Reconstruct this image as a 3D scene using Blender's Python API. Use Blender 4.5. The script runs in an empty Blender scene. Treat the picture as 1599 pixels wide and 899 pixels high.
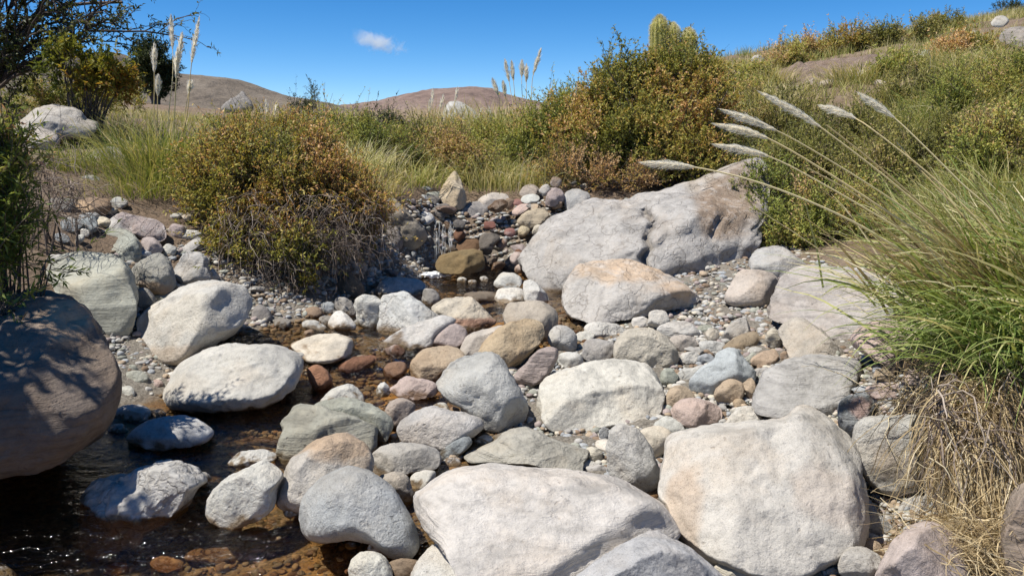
import bpy, math, random
import numpy as np
from mathutils import Vector

# ------------------------------------------------------------------ camera, sky, sun, exposure
scene = bpy.context.scene
F = 1255.0                      # focal length in pixels of the 1599 px wide photograph
PITCH = math.radians(11.0)
CAM = np.array([0.0, 0.0, 1.5])
cam_d = bpy.data.cameras.new("camera")
cam_d.sensor_width = 36.0
cam_d.lens = 36.0 * F / 1599.0
cam_d.clip_start = 0.05
cam_d.clip_end = 20000
cam = bpy.data.objects.new("camera", cam_d)
cam.location = CAM
cam.rotation_euler = (math.radians(90) - PITCH, 0, 0)
scene.collection.objects.link(cam)
scene.camera = cam

SUN = np.array([-0.44, -0.13, 0.89]); SUN /= np.linalg.norm(SUN)
sun_el = math.asin(SUN[2]); sun_az = math.atan2(SUN[0], SUN[1])
world = bpy.data.worlds.new("World"); scene.world = world
world.use_nodes = True
wn = world.node_tree.nodes; wl = world.node_tree.links
bg = wn["Background"]
sky = wn.new("ShaderNodeTexSky"); sky.sky_type = 'NISHITA'
sky.sun_disc = False
sky.sun_elevation = sun_el; sky.sun_rotation = sun_az
sky.altitude = 3200; sky.air_density = 0.8; sky.dust_density = 0.0; sky.ozone_density = 3.0
bg.inputs["Strength"].default_value = 0.11
hs = wn.new("ShaderNodeHueSaturation"); hs.inputs["Saturation"].default_value = 1.34; hs.inputs["Value"].default_value = 1.0
wl.new(sky.outputs[0], hs.inputs["Color"]); wl.new(hs.outputs[0], bg.inputs["Color"])
sl = bpy.data.lights.new("sun", 'SUN'); sl.energy = 5.0; sl.angle = math.radians(0.55)
sl.color = (1.0, 0.945, 0.855)
so = bpy.data.objects.new("sun", sl)
so.rotation_euler = Vector(SUN).to_track_quat('Z', 'Y').to_euler()
scene.collection.objects.link(so)
vs = scene.view_settings
vs.view_transform = 'Standard'; vs.look = 'None'; vs.exposure = 0.43; vs.gamma = 1.0; vs.use_curve_mapping = False
scene.cycles.max_bounces = 6
scene.cycles.transparent_max_bounces = 12
scene.cycles.diffuse_bounces = 3; scene.cycles.volume_bounces = 5
scene.cycles.use_denoising = True

# ------------------------------------------------------------------ helpers
rng = np.random.default_rng(11)
cp, sp_ = math.cos(PITCH), math.sin(PITCH)
RIGHT = np.array([1.0, 0, 0]); FWD = np.array([0, cp, -sp_]); UP = np.array([0, sp_, cp])

def ray(px, py):
    px = np.asarray(px, float); py = np.asarray(py, float)
    a = (px - 799.5) / F; b = (449.5 - py) / F
    return a[..., None] * RIGHT + b[..., None] * UP + FWD

def at(px, py, Y):
    """the point on the sight line of a pixel at distance Y (metres forward)"""
    d = ray(px, py)
    return CAM + d * (np.asarray(Y, float)[..., None] / d[..., 1:2])

def topx(P):
    Q = np.asarray(P, float) - CAM
    z = Q @ FWD
    return 799.5 + F * (Q @ RIGHT) / z, 449.5 - F * (Q @ UP) / z

def _h(i, j, k, s):
    n = (i * 374761393 + j * 668265263 + k * 2147483647 + s * 1274126177) & 0xFFFFFFFF
    n = ((n ^ (n >> 13)) * 1274126177) & 0xFFFFFFFF
    n = n ^ (n >> 16)
    return (n & 0xFFFF) / 32767.5 - 1.0

def vnoise(P, seed=0):
    P = np.asarray(P, float)
    I = np.floor(P).astype(np.int64); f = P - I
    u = f * f * f * (f * (f * 6 - 15) + 10)
    r = 0
    for dx in (0, 1):
        for dy in (0, 1):
            for dz in (0, 1):
                w = (u[..., 0] if dx else 1 - u[..., 0]) * (u[..., 1] if dy else 1 - u[..., 1]) * (u[..., 2] if dz else 1 - u[..., 2])
                r = r + w * _h(I[..., 0] + dx, I[..., 1] + dy, I[..., 2] + dz, seed)
    return r

def fbm(P, octv=4, seed=0, gain=0.5):
    a, s, r = 1.0, 1.0, 0
    for o in range(octv):
        r = r + a * vnoise(P * s + 17.3 * o, seed + o); a *= gain; s *= 2.03
    return r

def nrm(v):
    return v / np.maximum(np.linalg.norm(v, axis=-1, keepdims=True), 1e-9)

def mk(name, V, faces, mat, parent=None, attrs=None, smooth=True, loc=None):
    """one mesh object from numpy arrays; faces is a list of (n,k) index arrays"""
    V = np.asarray(V, np.float32)
    me = bpy.data.meshes.new(name)
    if loc is not None:
        V = V - np.asarray(loc, np.float32)
    me.vertices.add(len(V)); me.vertices.foreach_set("co", V.ravel())
    faces = [np.asarray(f, np.int32) for f in faces if len(f)]
    nl = sum(f.size for f in faces); npoly = sum(len(f) for f in faces)
    me.loops.add(nl); me.polygons.add(npoly)
    me.loops.foreach_set("vertex_index", np.concatenate([f.ravel() for f in faces]))
    tot = np.concatenate([np.full(len(f), f.shape[1], np.int32) for f in faces])
    st = np.concatenate([[0], np.cumsum(tot)[:-1]]).astype(np.int32)
    me.polygons.foreach_set("loop_start", st)
    me.polygons.foreach_set("use_smooth", np.full(npoly, smooth))
    me.update(calc_edges=True)
    for k, a in (attrs or {}).items():
        a = np.asarray(a, np.float32)
        if a.ndim == 1:
            at_ = me.attributes.new(k, 'FLOAT', 'POINT'); at_.data.foreach_set("value", a)
        else:
            at_ = me.attributes.new(k, 'FLOAT_COLOR', 'POINT'); at_.data.foreach_set("color", a.ravel())
    if mat: me.materials.append(mat)
    o = bpy.data.objects.new(name, me)
    scene.collection.objects.link(o)
    if loc is not None: o.location = [float(x) for x in loc]
    if parent is not None:
        o.parent = parent
        if loc is None:
            o.location = tuple(-parent.location)
        else:
            o.location = tuple(Vector([float(x) for x in loc]) - parent.location)
    return o

def tag(o, label=None, cat=None, group=None, kind=None):
    if label: o['label'] = label
    if cat: o['category'] = cat
    if group: o['group'] = group
    if kind: o['kind'] = kind
    return o

def thing(name, loc, label, cat, group=None):
    o = bpy.data.objects.new(name, None)
    o.location = [float(x) for x in loc]; o.empty_display_size = 0.1
    scene.collection.objects.link(o)
    return tag(o, label, cat, group)

# ------------------------------------------------------------------ materials
def newmat(name):
    m = bpy.data.materials.new(name); m.use_nodes = True
    nt = m.node_tree
    return m, nt, nt.nodes["Principled BSDF"]

def noise(nt, vec, scale, detail=4, rough=0.55, dist=0.0):
    n = nt.nodes.new("ShaderNodeTexNoise")
    n.inputs["Scale"].default_value = scale; n.inputs["Detail"].default_value = detail
    n.inputs["Roughness"].default_value = rough; n.inputs["Distortion"].default_value = dist
    if vec is not None: nt.links.new(vec, n.inputs["Vector"])
    return n.outputs["Fac"]

def ramp(nt, fac, stops, interp='LINEAR'):
    r = nt.nodes.new("ShaderNodeValToRGB"); r.color_ramp.interpolation = interp
    els = r.color_ramp.elements
    while len(els) < len(stops): els.new(0.5)
    for e, (p, c) in zip(els, stops):
        e.position = p
        e.color = (c, c, c, 1) if isinstance(c, (int, float)) else (*c, 1)
    nt.links.new(fac, r.inputs["Fac"])
    return r.outputs["Color"]

def mix(nt, a, b, fac, mode='MIX'):
    n = nt.nodes.new("ShaderNodeMix"); n.data_type = 'RGBA'; n.blend_type = mode
    n.clamp_factor = True
    for sock, v in ((n.inputs["Factor"], fac), (n.inputs[6], a), (n.inputs[7], b)):
        if hasattr(v, 'is_output') or isinstance(v, bpy.types.NodeSocket): nt.links.new(v, sock)
        elif isinstance(v, (int, float)): sock.default_value = v if sock.type == 'VALUE' else (v, v, v, 1)
        else: sock.default_value = (*v, 1)
    return n.outputs[2]

def math_(nt, op, a, b=0.0, c=None):
    n = nt.nodes.new("ShaderNodeMath"); n.operation = op
    for i, v in enumerate((a, b, c)):
        if v is None: continue
        if isinstance(v, bpy.types.NodeSocket): nt.links.new(v, n.inputs[i])
        else: n.inputs[i].default_value = v
    return n.outputs[0]

def attr(nt, name):
    a = nt.nodes.new("ShaderNodeAttribute"); a.attribute_name = name
    return a

def bump(nt, h, strength, distance, prev=None):
    b = nt.nodes.new("ShaderNodeBump"); b.inputs["Strength"].default_value = strength
    b.inputs["Distance"].default_value = distance
    nt.links.new(h, b.inputs["Height"])
    if prev is not None: nt.links.new(prev, b.inputs["Normal"])
    return b.outputs["Normal"]

def rock_material(name, kind):
    m, nt, p = newmat(name)
    tc = nt.nodes.new("ShaderNodeTexCoord"); oi = nt.nodes.new("ShaderNodeObjectInfo")
    off = nt.nodes.new("ShaderNodeVectorMath"); off.operation = 'MULTIPLY_ADD'
    comb = nt.nodes.new("ShaderNodeCombineXYZ")
    for i in range(3): nt.links.new(oi.outputs["Random"], comb.inputs[i])
    nt.links.new(comb.outputs[0], off.inputs[0])
    off.inputs[1].default_value = (31, 57, 83)
    nt.links.new(tc.outputs["Object"], off.inputs[2])
    v = off.outputs[0]
    at_ = attr(nt, "stain_shade")
    base = mix(nt, oi.outputs["Color"], at_.outputs["Color"], at_.outputs["Alpha"])
    warm = ramp(nt, noise(nt, v, 2.6, 5, 0.6, 0.4), [(0.5, 0.0), (0.75, 0.42)])
    base = mix(nt, base, mix(nt, base, (1.06, 0.86, 0.64), 1.0, 'MULTIPLY'), warm)
    big = ramp(nt, noise(nt, v, 4.5, 6, 0.62, 0.3), [(0.28, 0.74), (0.5, 1.0), (0.75, 1.14)])
    base = mix(nt, base, big, 1.0, 'MULTIPLY')
    mid = ramp(nt, noise(nt, v, 30, 6, 0.7), [(0.28, 0.76), (0.5, 1.0), (0.7, 1.12)])
    base = mix(nt, base, mid, 0.95, 'MULTIPLY')
    if kind == 'granite':
        sp = ramp(nt, noise(nt, v, 240, 3, 0.7), [(0.32, 0.42), (0.45, 1.0), (0.6, 1.0), (0.75, 1.25)])
        base = mix(nt, base, sp, 0.8, 'MULTIPLY')
        hgt = math_(nt, 'ADD', noise(nt, v, 55, 8, 0.68), math_(nt, 'MULTIPLY', noise(nt, v, 11, 4, 0.55), 1.3))
    elif kind == 'layered':
        w = nt.nodes.new("ShaderNodeMapping"); w.inputs["Scale"].default_value = (0.8, 0.8, 9)
        w.inputs["Rotation"].default_value = (0.35, -0.25, 0.2)
        nt.links.new(v, w.inputs["Vector"])
        st = noise(nt, w.outputs[0], 4.5, 6, 0.65, 0.6)
        base = mix(nt, base, ramp(nt, st, [(0.33, 0.72), (0.5, 1.0), (0.68, 1.13)]), 0.8, 'MULTIPLY')
        hgt = math_(nt, 'ADD', math_(nt, 'MULTIPLY', st, 1.6), noise(nt, v, 50, 7, 0.7))
    else:                                                     # cracked grey rock with pale veins
        vo = nt.nodes.new("ShaderNodeTexVoronoi"); vo.feature = 'DISTANCE_TO_EDGE'
        vo.inputs["Scale"].default_value = 3.2
        wv = nt.nodes.new("ShaderNodeVectorMath"); wv.operation = 'MULTIPLY_ADD'
        nz = nt.nodes.new("ShaderNodeTexNoise"); nz.inputs["Scale"].default_value = 3.0; nz.inputs["Detail"].default_value = 6
        nt.links.new(v, nz.inputs["Vector"]); nt.links.new(nz.outputs["Color"], wv.inputs[0])
        wv.inputs[1].default_value = (0.9, 0.9, 0.9); nt.links.new(v, wv.inputs[2])
        nt.links.new(wv.outputs[0], vo.inputs["Vector"])
        cr = ramp(nt, vo.outputs["Distance"], [(0.0, 0.0), (0.035, 1.0)])
        base = mix(nt, mix(nt, base, (0.72, 0.70, 0.68), 1.0, 'MULTIPLY'), base, cr)
        blot = ramp(nt, noise(nt, v, 9, 7, 0.7, 0.5), [(0.5, 0.0), (0.66, 0.5)])
        base = mix(nt, base, (0.50, 0.48, 0.45), blot)
        hgt = math_(nt, 'ADD', math_(nt, 'ADD', math_(nt, 'MULTIPLY', cr, 0.35), noise(nt, v, 42, 9, 0.72)),
                    math_(nt, 'MULTIPLY', noise(nt, v, 9, 5, 0.6), 1.6))
    vp = nt.nodes.new("ShaderNodeTexVoronoi"); vp.inputs["Scale"].default_value = 34; vp.inputs["Randomness"].default_value = 1
    dv = nt.nodes.new("ShaderNodeVectorMath"); dv.operation = 'MULTIPLY_ADD'; nd = nt.nodes.new("ShaderNodeTexNoise"); nd.inputs["Scale"].default_value = 20; nd.inputs["Detail"].default_value = 4
    nt.links.new(v, nd.inputs["Vector"]); nt.links.new(nd.outputs["Color"], dv.inputs[0]); dv.inputs[1].default_value = (.05, .05, .05); nt.links.new(v, dv.inputs[2]); nt.links.new(dv.outputs[0], vp.inputs["Vector"])
    gate = ramp(nt, noise(nt, v, 7, 3, .6), [(.5, 0.0), (.62, 1.0)])
    pit = math_(nt, 'MULTIPLY', ramp(nt, vp.outputs["Distance"], [(0.12, 1.0), (0.3, 0.0)]), gate)
    base = mix(nt, base, mix(nt, base, (.58, .53, .48), 1.0, 'MULTIPLY'), math_(nt, 'MULTIPLY', pit, .5))
    hgt = math_(nt, 'SUBTRACT', hgt, math_(nt, 'MULTIPLY', pit, .3))
    wet = attr(nt, "wet").outputs["Fac"]
    base = mix(nt, base, mix(nt, base, (0.42, 0.33, 0.24), 1.0, 'MULTIPLY'), wet)
    nt.links.new(base, p.inputs["Base Color"])
    nt.links.new(math_(nt, 'SUBTRACT', 0.9, math_(nt, 'MULTIPLY', wet, 0.65)), p.inputs["Roughness"])
    p.inputs["Specular IOR Level"].default_value = 0.28
    hgt = math_(nt, 'MULTIPLY', hgt, math_(nt, 'ADD', .35, math_(nt, 'MULTIPLY', oi.outputs["Random"], .75)))
    nt.links.new(bump(nt, hgt, 0.75, 0.024), p.inputs["Normal"])
    return m

M_GRAN = rock_material("granite_rock", 'granite')
M_LAY = rock_material("layered_rock", 'layered')
M_CRK = rock_material("cracked_rock", 'cracked')

def leaf_material(name, stops, trans=0.32, rough=0.55, spec=0.25, tint=(1.25, 1.2, 0.7)):
    m, nt, p = newmat(name)
    c = ramp(nt, attr(nt, "t").outputs["Fac"], stops)
    nt.links.new(c, p.inputs["Base Color"])
    p.inputs["Roughness"].default_value = rough; p.inputs["Specular IOR Level"].default_value = spec
    if trans > 0:
        tr = nt.nodes.new("ShaderNodeBsdfTranslucent"); nt.links.new(mix(nt, c, tint, 1.0, 'MULTIPLY'), tr.inputs["Color"])
        ms = nt.nodes.new("ShaderNodeMixShader"); ms.inputs[0].default_value = trans
        nt.links.new(p.outputs[0], ms.inputs[1]); nt.links.new(tr.outputs[0], ms.inputs[2])
        nt.links.new(ms.outputs[0], nt.nodes["Material Output"].inputs["Surface"])
    return m

M_RUST = leaf_material("olive_and_rust_leaves", [(0.0, (0.194, 0.209, 0.045)), (0.35, (0.372, 0.336, 0.074)), (0.6, (0.506, 0.372, 0.104)), (0.8, (0.506, 0.253, 0.111)), (1.0, (0.684, 0.476, 0.253))])
M_OLIVE = leaf_material("olive_leaves", [(0.0, (0.178, 0.222, 0.052)), (0.45, (0.342, 0.363, 0.081)), (0.75, (0.504, 0.466, 0.132)), (0.9, (0.533, 0.355, 0.132)), (1.0, (0.622, 0.429, 0.237))])
M_GREEN = leaf_material("mid_green_leaves", [(0.0, (0.14, 0.15, 0.04)), (0.45, (0.26, 0.255, 0.065)), (0.8, (0.40, 0.35, 0.12)), (1.0, (0.46, 0.35, 0.18))])
M_LANCE = leaf_material("lance_leaves", [(0.0, (0.10, 0.14, 0.03)), (0.45, (0.22, 0.27, 0.06)), (0.75, (0.36, 0.34, 0.09)), (0.9, (0.42, 0.27, 0.11)), (1.0, (0.50, 0.27, 0.18))], 0.35)
M_DARK = leaf_material("dark_green_leaves", [(0.0, (0.022, 0.034, 0.012)), (0.6, (0.05, 0.07, 0.022)), (1.0, (0.09, 0.10, 0.04))], 0.2)
M_YEL = leaf_material("yellow_green_leaves", [(0.0, (0.09, 0.12, 0.02)), (0.5, (0.22, 0.22, 0.035)), (0.85, (0.36, 0.28, 0.05)), (1.0, (0.40, 0.20, 0.04))], 0.4)
M_THORN = leaf_material("small_thorn_leaves", [(0.0, (0.040, 0.056, 0.019)), (0.6, (0.096, 0.112, 0.032)), (1.0, (0.208, 0.208, 0.064))], 0.25)
M_GRASS = leaf_material("grass_blades", [(0.0, (0.12, 0.17, 0.035)), (0.4, (0.25, 0.285, 0.07)), (0.7, (0.44, 0.39, 0.15)), (1.0, (0.60, 0.50, 0.28))], 0.3)
M_BLUEG = leaf_material("blue_green_blades", [(0.0, (0.12, 0.18, 0.045)), (0.45, (0.27, 0.33, 0.095)), (0.75, (0.50, 0.47, 0.22)), (1.0, (0.70, 0.62, 0.40))], 0.3)
M_STRAW = leaf_material("dry_straw", [(0.0, (0.17, 0.115, 0.065)), (0.4, (0.40, 0.30, 0.16)), (0.8, (0.60, 0.48, 0.28)), (1.0, (0.72, 0.63, 0.44))], 0.2)
M_PLUME = leaf_material("plume_fibres", [(0.0, (0.93, 0.88, 0.76)), (1.0, (0.97, 0.95, 0.88))], 0.5, 0.7, .2, (1.0, .98, .92))
M_STALK = leaf_material("plume_stalks", [(0.0, (0.550, 0.418, 0.187)), (1.0, (0.814, 0.682, 0.374))], 0.0, 0.4)
M_ROOT = leaf_material("dry_roots", [(0.0, (0.068, 0.047, 0.038)), (0.5, (0.216, 0.169, 0.135)), (1.0, (0.446, 0.378, 0.311))], 0.0, 0.8)
M_BARK = leaf_material("twig_bark", [(0.0, (0.05, 0.04, 0.035)), (1.0, (0.17, 0.135, 0.11))], 0.0, 0.85)
M_SPINE = leaf_material("cactus_spines", [(0.0, (0.45, 0.42, 0.16)), (0.5, (0.62, 0.58, 0.38)), (1.0, (0.78, 0.76, 0.64))], 0.3, 0.6)

# ------------------------------------------------------------------ terrain
TP = np.array([
 # bed of the lower pool and the gravel bar to the right of it
 (-1.5,1.8,-.25),(-.8,2.4,-.12),(-.3,2.4,-.05),(.1,2.3,.03),(1.2,2.3,.08),(-1.2,3.5,-.2),(-.75,3.1,-.1),(-.45,3.5,-.04),(.5,3.5,.03),(1.3,3.5,.05),
 (-1,4.5,-.1),(-.45,4.6,-.06),(-.1,4.5,.05),(.6,5,.12),(1.6,5,.18),(-.6,5.4,.03),(-.95,6,.02),(-.3,6.5,.02),(.12,7.4,.0),(-.7,7.7,.02),(-1.2,6.8,.08),
 (.35,6.5,.06),(.75,6.3,.2),(.2,5.8,.1),(1.3,6,.24),(2.2,5.8,.3),(2.5,7,.45),(1.5,7.2,.34),(.65,7.7,.2),(-1.3,5.3,.06),(-1.4,4.7,-.02),(-1.7,4.0,-.05),
 # the step of the fall
 (-.7,8.15,.1),(-.2,8.1,.1),(-.7,8.35,.55),(-.3,8.35,.56),(-.4,9,.63),(.1,8.4,.55),(.6,8.6,.72),(-1,8.3,.8),(.3,9.2,.85),
 # left bank
 (-1.55,7.0,.35),(-1.7,7.5,.95),(-2.0,6.5,.5),(-2.5,7.5,1.0),(-3.3,7,.95),(-2.2,5.7,.25),(-2.8,5.4,.4),(-3.2,4.5,.5),(-2.4,3.3,-.1),(-3.1,3,.45),
 (-3.5,5.5,.75),(-2.0,4.5,0.),(-2.3,2.2,-.15),(-4,6.5,1.05),(-5.5,9,1.35),(-4,9.5,1.25),(-2,10,1.2),(-2.4,6.1,.5),(-1.2,9.2,1.0),
 # back
 (0,11,.95),(0,14,1.15),(-3,14,1.4),(-8,14,1.8),(2.5,11,1.1),(1.6,9,.8),(0,25,1.3),(-10,25,1.85),(-12,45,2.1),(5,40,1.6),(0,60,1.5),(-30,60,3.9),(0,110,1.0),(-60,120,5),(60,120,12),
 # right slope
 (3,8.2,.48),(3.4,7,.62),(2.8,5,.42),(2.3,4.2,.38),(2.3,3.4,.7),(1.95,3.3,.45),(1.7,3.2,.1),(2.2,2.6,.55),(1.75,2.5,.0),(3.5,4,1.05),(5,6,1.3),(5,9,1.2),(5,12.5,2.0),
 (9,12,2.8),(9,19,3.5),(4.5,19,2.7),(12,15,3.7),(6.5,25,3.7),(14,22,4.5),(20,40,5.8),(8,40,4.0),(40,60,8.5),(25,20,7),
 (-40,10,5),(-15,5,3.5),(15,0,5),(0,0,.0),(0,-10,.0),(-6,0,1.8),(6,0,1.8),(3.2,1.8,.8),(-3.6,1.5,.8)], float)
def _solve():
    A = np.linalg.norm(TP[:, None, :2] - TP[None, :, :2], axis=-1)
    n = len(TP)
    K = np.zeros((n + 1, n + 1)); K[:n, :n] = -A - np.eye(n) * 1e-6; K[n, :n] = 1; K[:n, n] = 1
    return np.linalg.solve(K, np.append(TP[:, 2], 0))
_W = _solve()
def terr(X, Y):
    X = np.asarray(X, float); Y = np.asarray(Y, float)
    sh = X.shape; P = np.stack([X.ravel(), Y.ravel()], -1)
    out = np.empty(len(P))
    for i in range(0, len(P), 20000):
        D = np.linalg.norm(P[i:i + 20000, None] - TP[None, :, :2], axis=-1)
        out[i:i + 20000] = -D @ _W[:-1] + _W[-1]
    return out.reshape(sh)
def water_z(X, Y):
    s = np.clip((np.asarray(Y) - 4.75) / 0.6, 0, 1); s = s * s * (3 - 2 * s)
    return 0.13 * s + 0 * np.asarray(X)
def ground_at(px, py, ymin=1.9, ymax=40, wet=True):
    Y = np.geomspace(ymin, ymax, 500)
    P = at(np.full(500, float(px)), np.full(500, float(py)), Y)
    g = terr(P[:, 0], P[:, 1])
    if wet: g = np.where(Y < 8.1, np.maximum(g, water_z(P[:, 0], P[:, 1]) - .012), g)
    b = np.nonzero(P[:, 2] < g)[0]
    return P[b[0]] if len(b) else P[-1]

def build_terrain():
    m, nt, p = newmat("dry_earth_and_stream_bed")
    tc = nt.nodes.new("ShaderNodeTexCoord"); v = tc.outputs["Object"]
    n1 = noise(nt, v, 0.9, 8, 0.65)
    c = ramp(nt, n1, [(0.3, (0.15, 0.105, 0.072)), (0.5, (0.23, 0.17, 0.12)), (0.7, (0.30, 0.235, 0.175))])
    c = mix(nt, c, ramp(nt, noise(nt, v, 26, 8, 0.7), [(0.3, 0.6), (0.6, 1.15)]), 1.0, 'MULTIPLY')
    bedc = ramp(nt, noise(nt, v, 2.6, 6, 0.6, 0.3), [(0.34, (0.10, 0.078, 0.046)), (0.48, (0.24, 0.165, 0.088)), (0.58, (0.30, 0.17, 0.065)), (0.7, (0.48, 0.27, 0.10))])
    bedc = mix(nt, bedc, ramp(nt, noise(nt, v, 38, 6, 0.7), [(0.35, 0.35), (0.6, 1.3)]), 1.0, 'MULTIPLY')
    och = nt.nodes.new("ShaderNodeMath"); och.operation = 'MULTIPLY'; och.use_clamp = True
    nt.links.new(attr(nt, "ochre").outputs["Fac"], och.inputs[0]); nt.links.new(ramp(nt, noise(nt, v, 9, 6, .65), [(.3, .35), (.6, 1.2)]), och.inputs[1])
    bedc = mix(nt, bedc, ramp(nt, noise(nt, v, 14, 5, .6), [(.35, (.34, .15, .035)), (.65, (.62, .36, .11))]), och.outputs[0])
    c = mix(nt, c, bedc, attr(nt, "bed").outputs["Fac"])
    grv = ramp(nt, noise(nt, v, 60, 5, 0.7), [(0.35, (0.16, 0.14, 0.115)), (0.65, (0.38, 0.345, 0.29))])
    c = mix(nt, c, grv, attr(nt, "gravel").outputs["Fac"])
    nt.links.new(c, p.inputs["Base Color"]); p.inputs["Roughness"].default_value = 0.95
    p.inputs["Specular IOR Level"].default_value = 0.15
    nt.links.new(bump(nt, noise(nt, v, 22, 9, 0.72), 0.9, 0.06), p.inputs["Normal"])
    n = 620
    u = np.linspace(-1, 1, n); X = 4.2 * np.sinh(u * 6.3) / np.sinh(6.3) * 0 + 0.55 * np.sinh(u * 7.0)
    w = np.linspace(0, 1, n); Yv = -3 + 1.05 * np.sinh(w * 6.6) + 6.2 * w
    GX, GY = np.meshgrid(X, Yv)
    Z = terr(GX, GY)
    P = np.stack([GX, GY, np.zeros_like(GX)], -1)
    far = np.clip((GY - 6) / 20, 0, 1)
    Z = Z + 0.02 * fbm(P * 6, 3, 5) + 0.07 * far * fbm(P * 1.2, 4, 9) + 0.5 * np.clip((GY - 30) / 100, 0, 1) * fbm(P * .06, 4, 3)
    wz = water_z(GX, GY)
    near = (GY < 9.2) & (GX > -2.6) & (GX < 1.9)
    bed = np.clip((wz + 0.03 - Z) / 0.05, 0, 1) * near
    grav = np.clip((0.55 - Z) / 0.2, 0, 1) * np.clip((2.55 - GX) / .3, 0, 1) * np.clip((GX + 2.9) / .5, 0, 1) * np.clip((9 - GY) / 1, 0, 1) * (1 - bed) * (1 - .85 * np.clip((-.75 - GX) / .3, 0, 1) * np.clip((GY - 5.9) / .4, 0, 1))
    idx = np.arange(n * n).reshape(n, n)
    Fq = np.stack([idx[:-1, :-1], idx[:-1, 1:], idx[1:, 1:], idx[1:, :-1]], -1).reshape(-1, 4)
    P[..., 2] = Z
    o = mk("ground", P.reshape(-1, 3), [Fq], m, attrs={"bed": bed.ravel(), "gravel": grav.ravel(),
        "ochre": (np.exp(-((GX + .85) / .38) ** 2 - ((GY - 2.5) / .28) ** 2) + np.exp(-((GX + .72) / .22) ** 2 - ((GY - 4.75) / .3) ** 2)).ravel()})
    tag(o, "dry brown earth banks and brown stream bed under stones and plants", "ground", kind="structure")
build_terrain()

def build_water():
    m, nt, p = newmat("clear_brown_stream_water")
    nt.nodes.remove(p)
    tc = nt.nodes.new("ShaderNodeTexCoord"); v = tc.outputs["Object"]
    mp = nt.nodes.new("ShaderNodeMapping"); mp.inputs["Scale"].default_value = (1.0, 1.6, 1.0); nt.links.new(v, mp.inputs["Vector"])
    h = math_(nt, 'ADD', noise(nt, mp.outputs[0], 9, 3, 0.55, 0.6), math_(nt, 'MULTIPLY', noise(nt, mp.outputs[0], 34, 3, 0.6), 0.28))
    h = math_(nt, 'MULTIPLY', h, math_(nt, 'ADD', 0.5, math_(nt, 'MULTIPLY', attr(nt, "rapid").outputs["Fac"], 1.6)))
    nn = bump(nt, h, 0.75, 0.05)
    fr = nt.nodes.new("ShaderNodeFresnel"); fr.inputs["IOR"].default_value = 1.33; nt.links.new(nn, fr.inputs["Normal"])
    tr = nt.nodes.new("ShaderNodeBsdfTransparent"); tr.inputs["Color"].default_value = (0.93, 0.87, 0.75, 1)
    gl = nt.nodes.new("ShaderNodeBsdfGlossy"); gl.inputs["Roughness"].default_value = 0.06; nt.links.new(nn, gl.inputs["Normal"])
    gl.inputs["Color"].default_value = (0.9, 0.9, 0.9, 1)
    ms = nt.nodes.new("ShaderNodeMixShader")
    nt.links.new(fr.outputs[0], ms.inputs[0]); nt.links.new(tr.outputs[0], ms.inputs[1]); nt.links.new(gl.outputs[0], ms.inputs[2])
    nt.links.new(ms.outputs[0], nt.nodes["Material Output"].inputs["Surface"])
    nx, ny = 170, 300
    X, Y = np.meshgrid(np.linspace(-2.9, 1.25, nx), np.linspace(1.3, 8.25, ny))
    Z = water_z(X, Y)
    rap = np.clip(1 - np.abs(Y - 5.05) / .5, 0, 1) + .5 * np.clip(1 - np.abs(Y - 7.9) / .5, 0, 1) + .25 * (Y < 3.2)
    P = np.stack([X, Y, Z * 0], -1)
    Z = Z + 0.004 * fbm(P * np.array([7, 11, 1]), 3, 4) + 0.016 * rap * fbm(P * 13, 2, 8)
    P[..., 2] = Z
    keep = terr(X, Y) < Z + 0.12
    idx = np.arange(nx * ny).reshape(ny, nx)
    k = keep[:-1, :-1] | keep[1:, 1:]
    k &= ~((X[:-1, :-1] > .55) & (Y[:-1, :-1] < 5.9)) & ~((X[:-1, :-1] > 0.02) & (Y[:-1, :-1] < 5.2))
    Fq = np.stack([idx[:-1, :-1], idx[:-1, 1:], idx[1:, 1:], idx[1:, :-1]], -1)[k]
    used = np.unique(Fq); re = np.full(nx * ny, -1); re[used] = np.arange(len(used))
    o = mk("stream_water", P.reshape(-1, 3)[used], [re[Fq]], m, attrs={"rapid": rap.ravel()[used]})
    tag(o, "clear shallow brown stream water between the boulders", "water", kind="structure")
build_water()

# ------------------------------------------------------------------ rocks
_ico = {}
def ico(sub):
    if sub not in _ico:
        import bmesh
        b = bmesh.new(); bmesh.ops.create_icosphere(b, subdivisions=sub, radius=1.0)
        V = np.array([v.co[:] for v in b.verts]); b.faces.ensure_lookup_table()
        Fc = np.array([[v.index for v in f.verts] for f in b.faces]); b.free()
        _ico[sub] = (nrm(V), Fc)
    return _ico[sub]

def smooth_poly(pts, n=8):
    P = np.asarray(pts, float); N = len(P); out = []
    for i in range(N):
        p0, p1, p2, p3 = P[i - 1], P[i], P[(i + 1) % N], P[(i + 2) % N]
        for k in range(n):
            t = k / n
            out.append(0.5 * ((2 * p1) + (-p0 + p2) * t + (2 * p0 - 5 * p1 + 4 * p2 - p3) * t * t + (-p0 + 3 * p1 - 3 * p2 + p3) * t ** 3))
    return np.array(out)

def smax(a, b, k):
    h = np.clip(0.5 + 0.5 * (a - b) / k, 0, 1)
    return b * (1 - h) + a * h + k * h * (1 - h)

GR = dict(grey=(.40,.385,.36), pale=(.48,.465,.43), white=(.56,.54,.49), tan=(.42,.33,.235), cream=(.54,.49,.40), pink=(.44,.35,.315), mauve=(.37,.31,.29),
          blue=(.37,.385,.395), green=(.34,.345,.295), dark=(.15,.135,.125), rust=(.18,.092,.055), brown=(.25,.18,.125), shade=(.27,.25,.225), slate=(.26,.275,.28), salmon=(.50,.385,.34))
_seed = [0]

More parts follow.
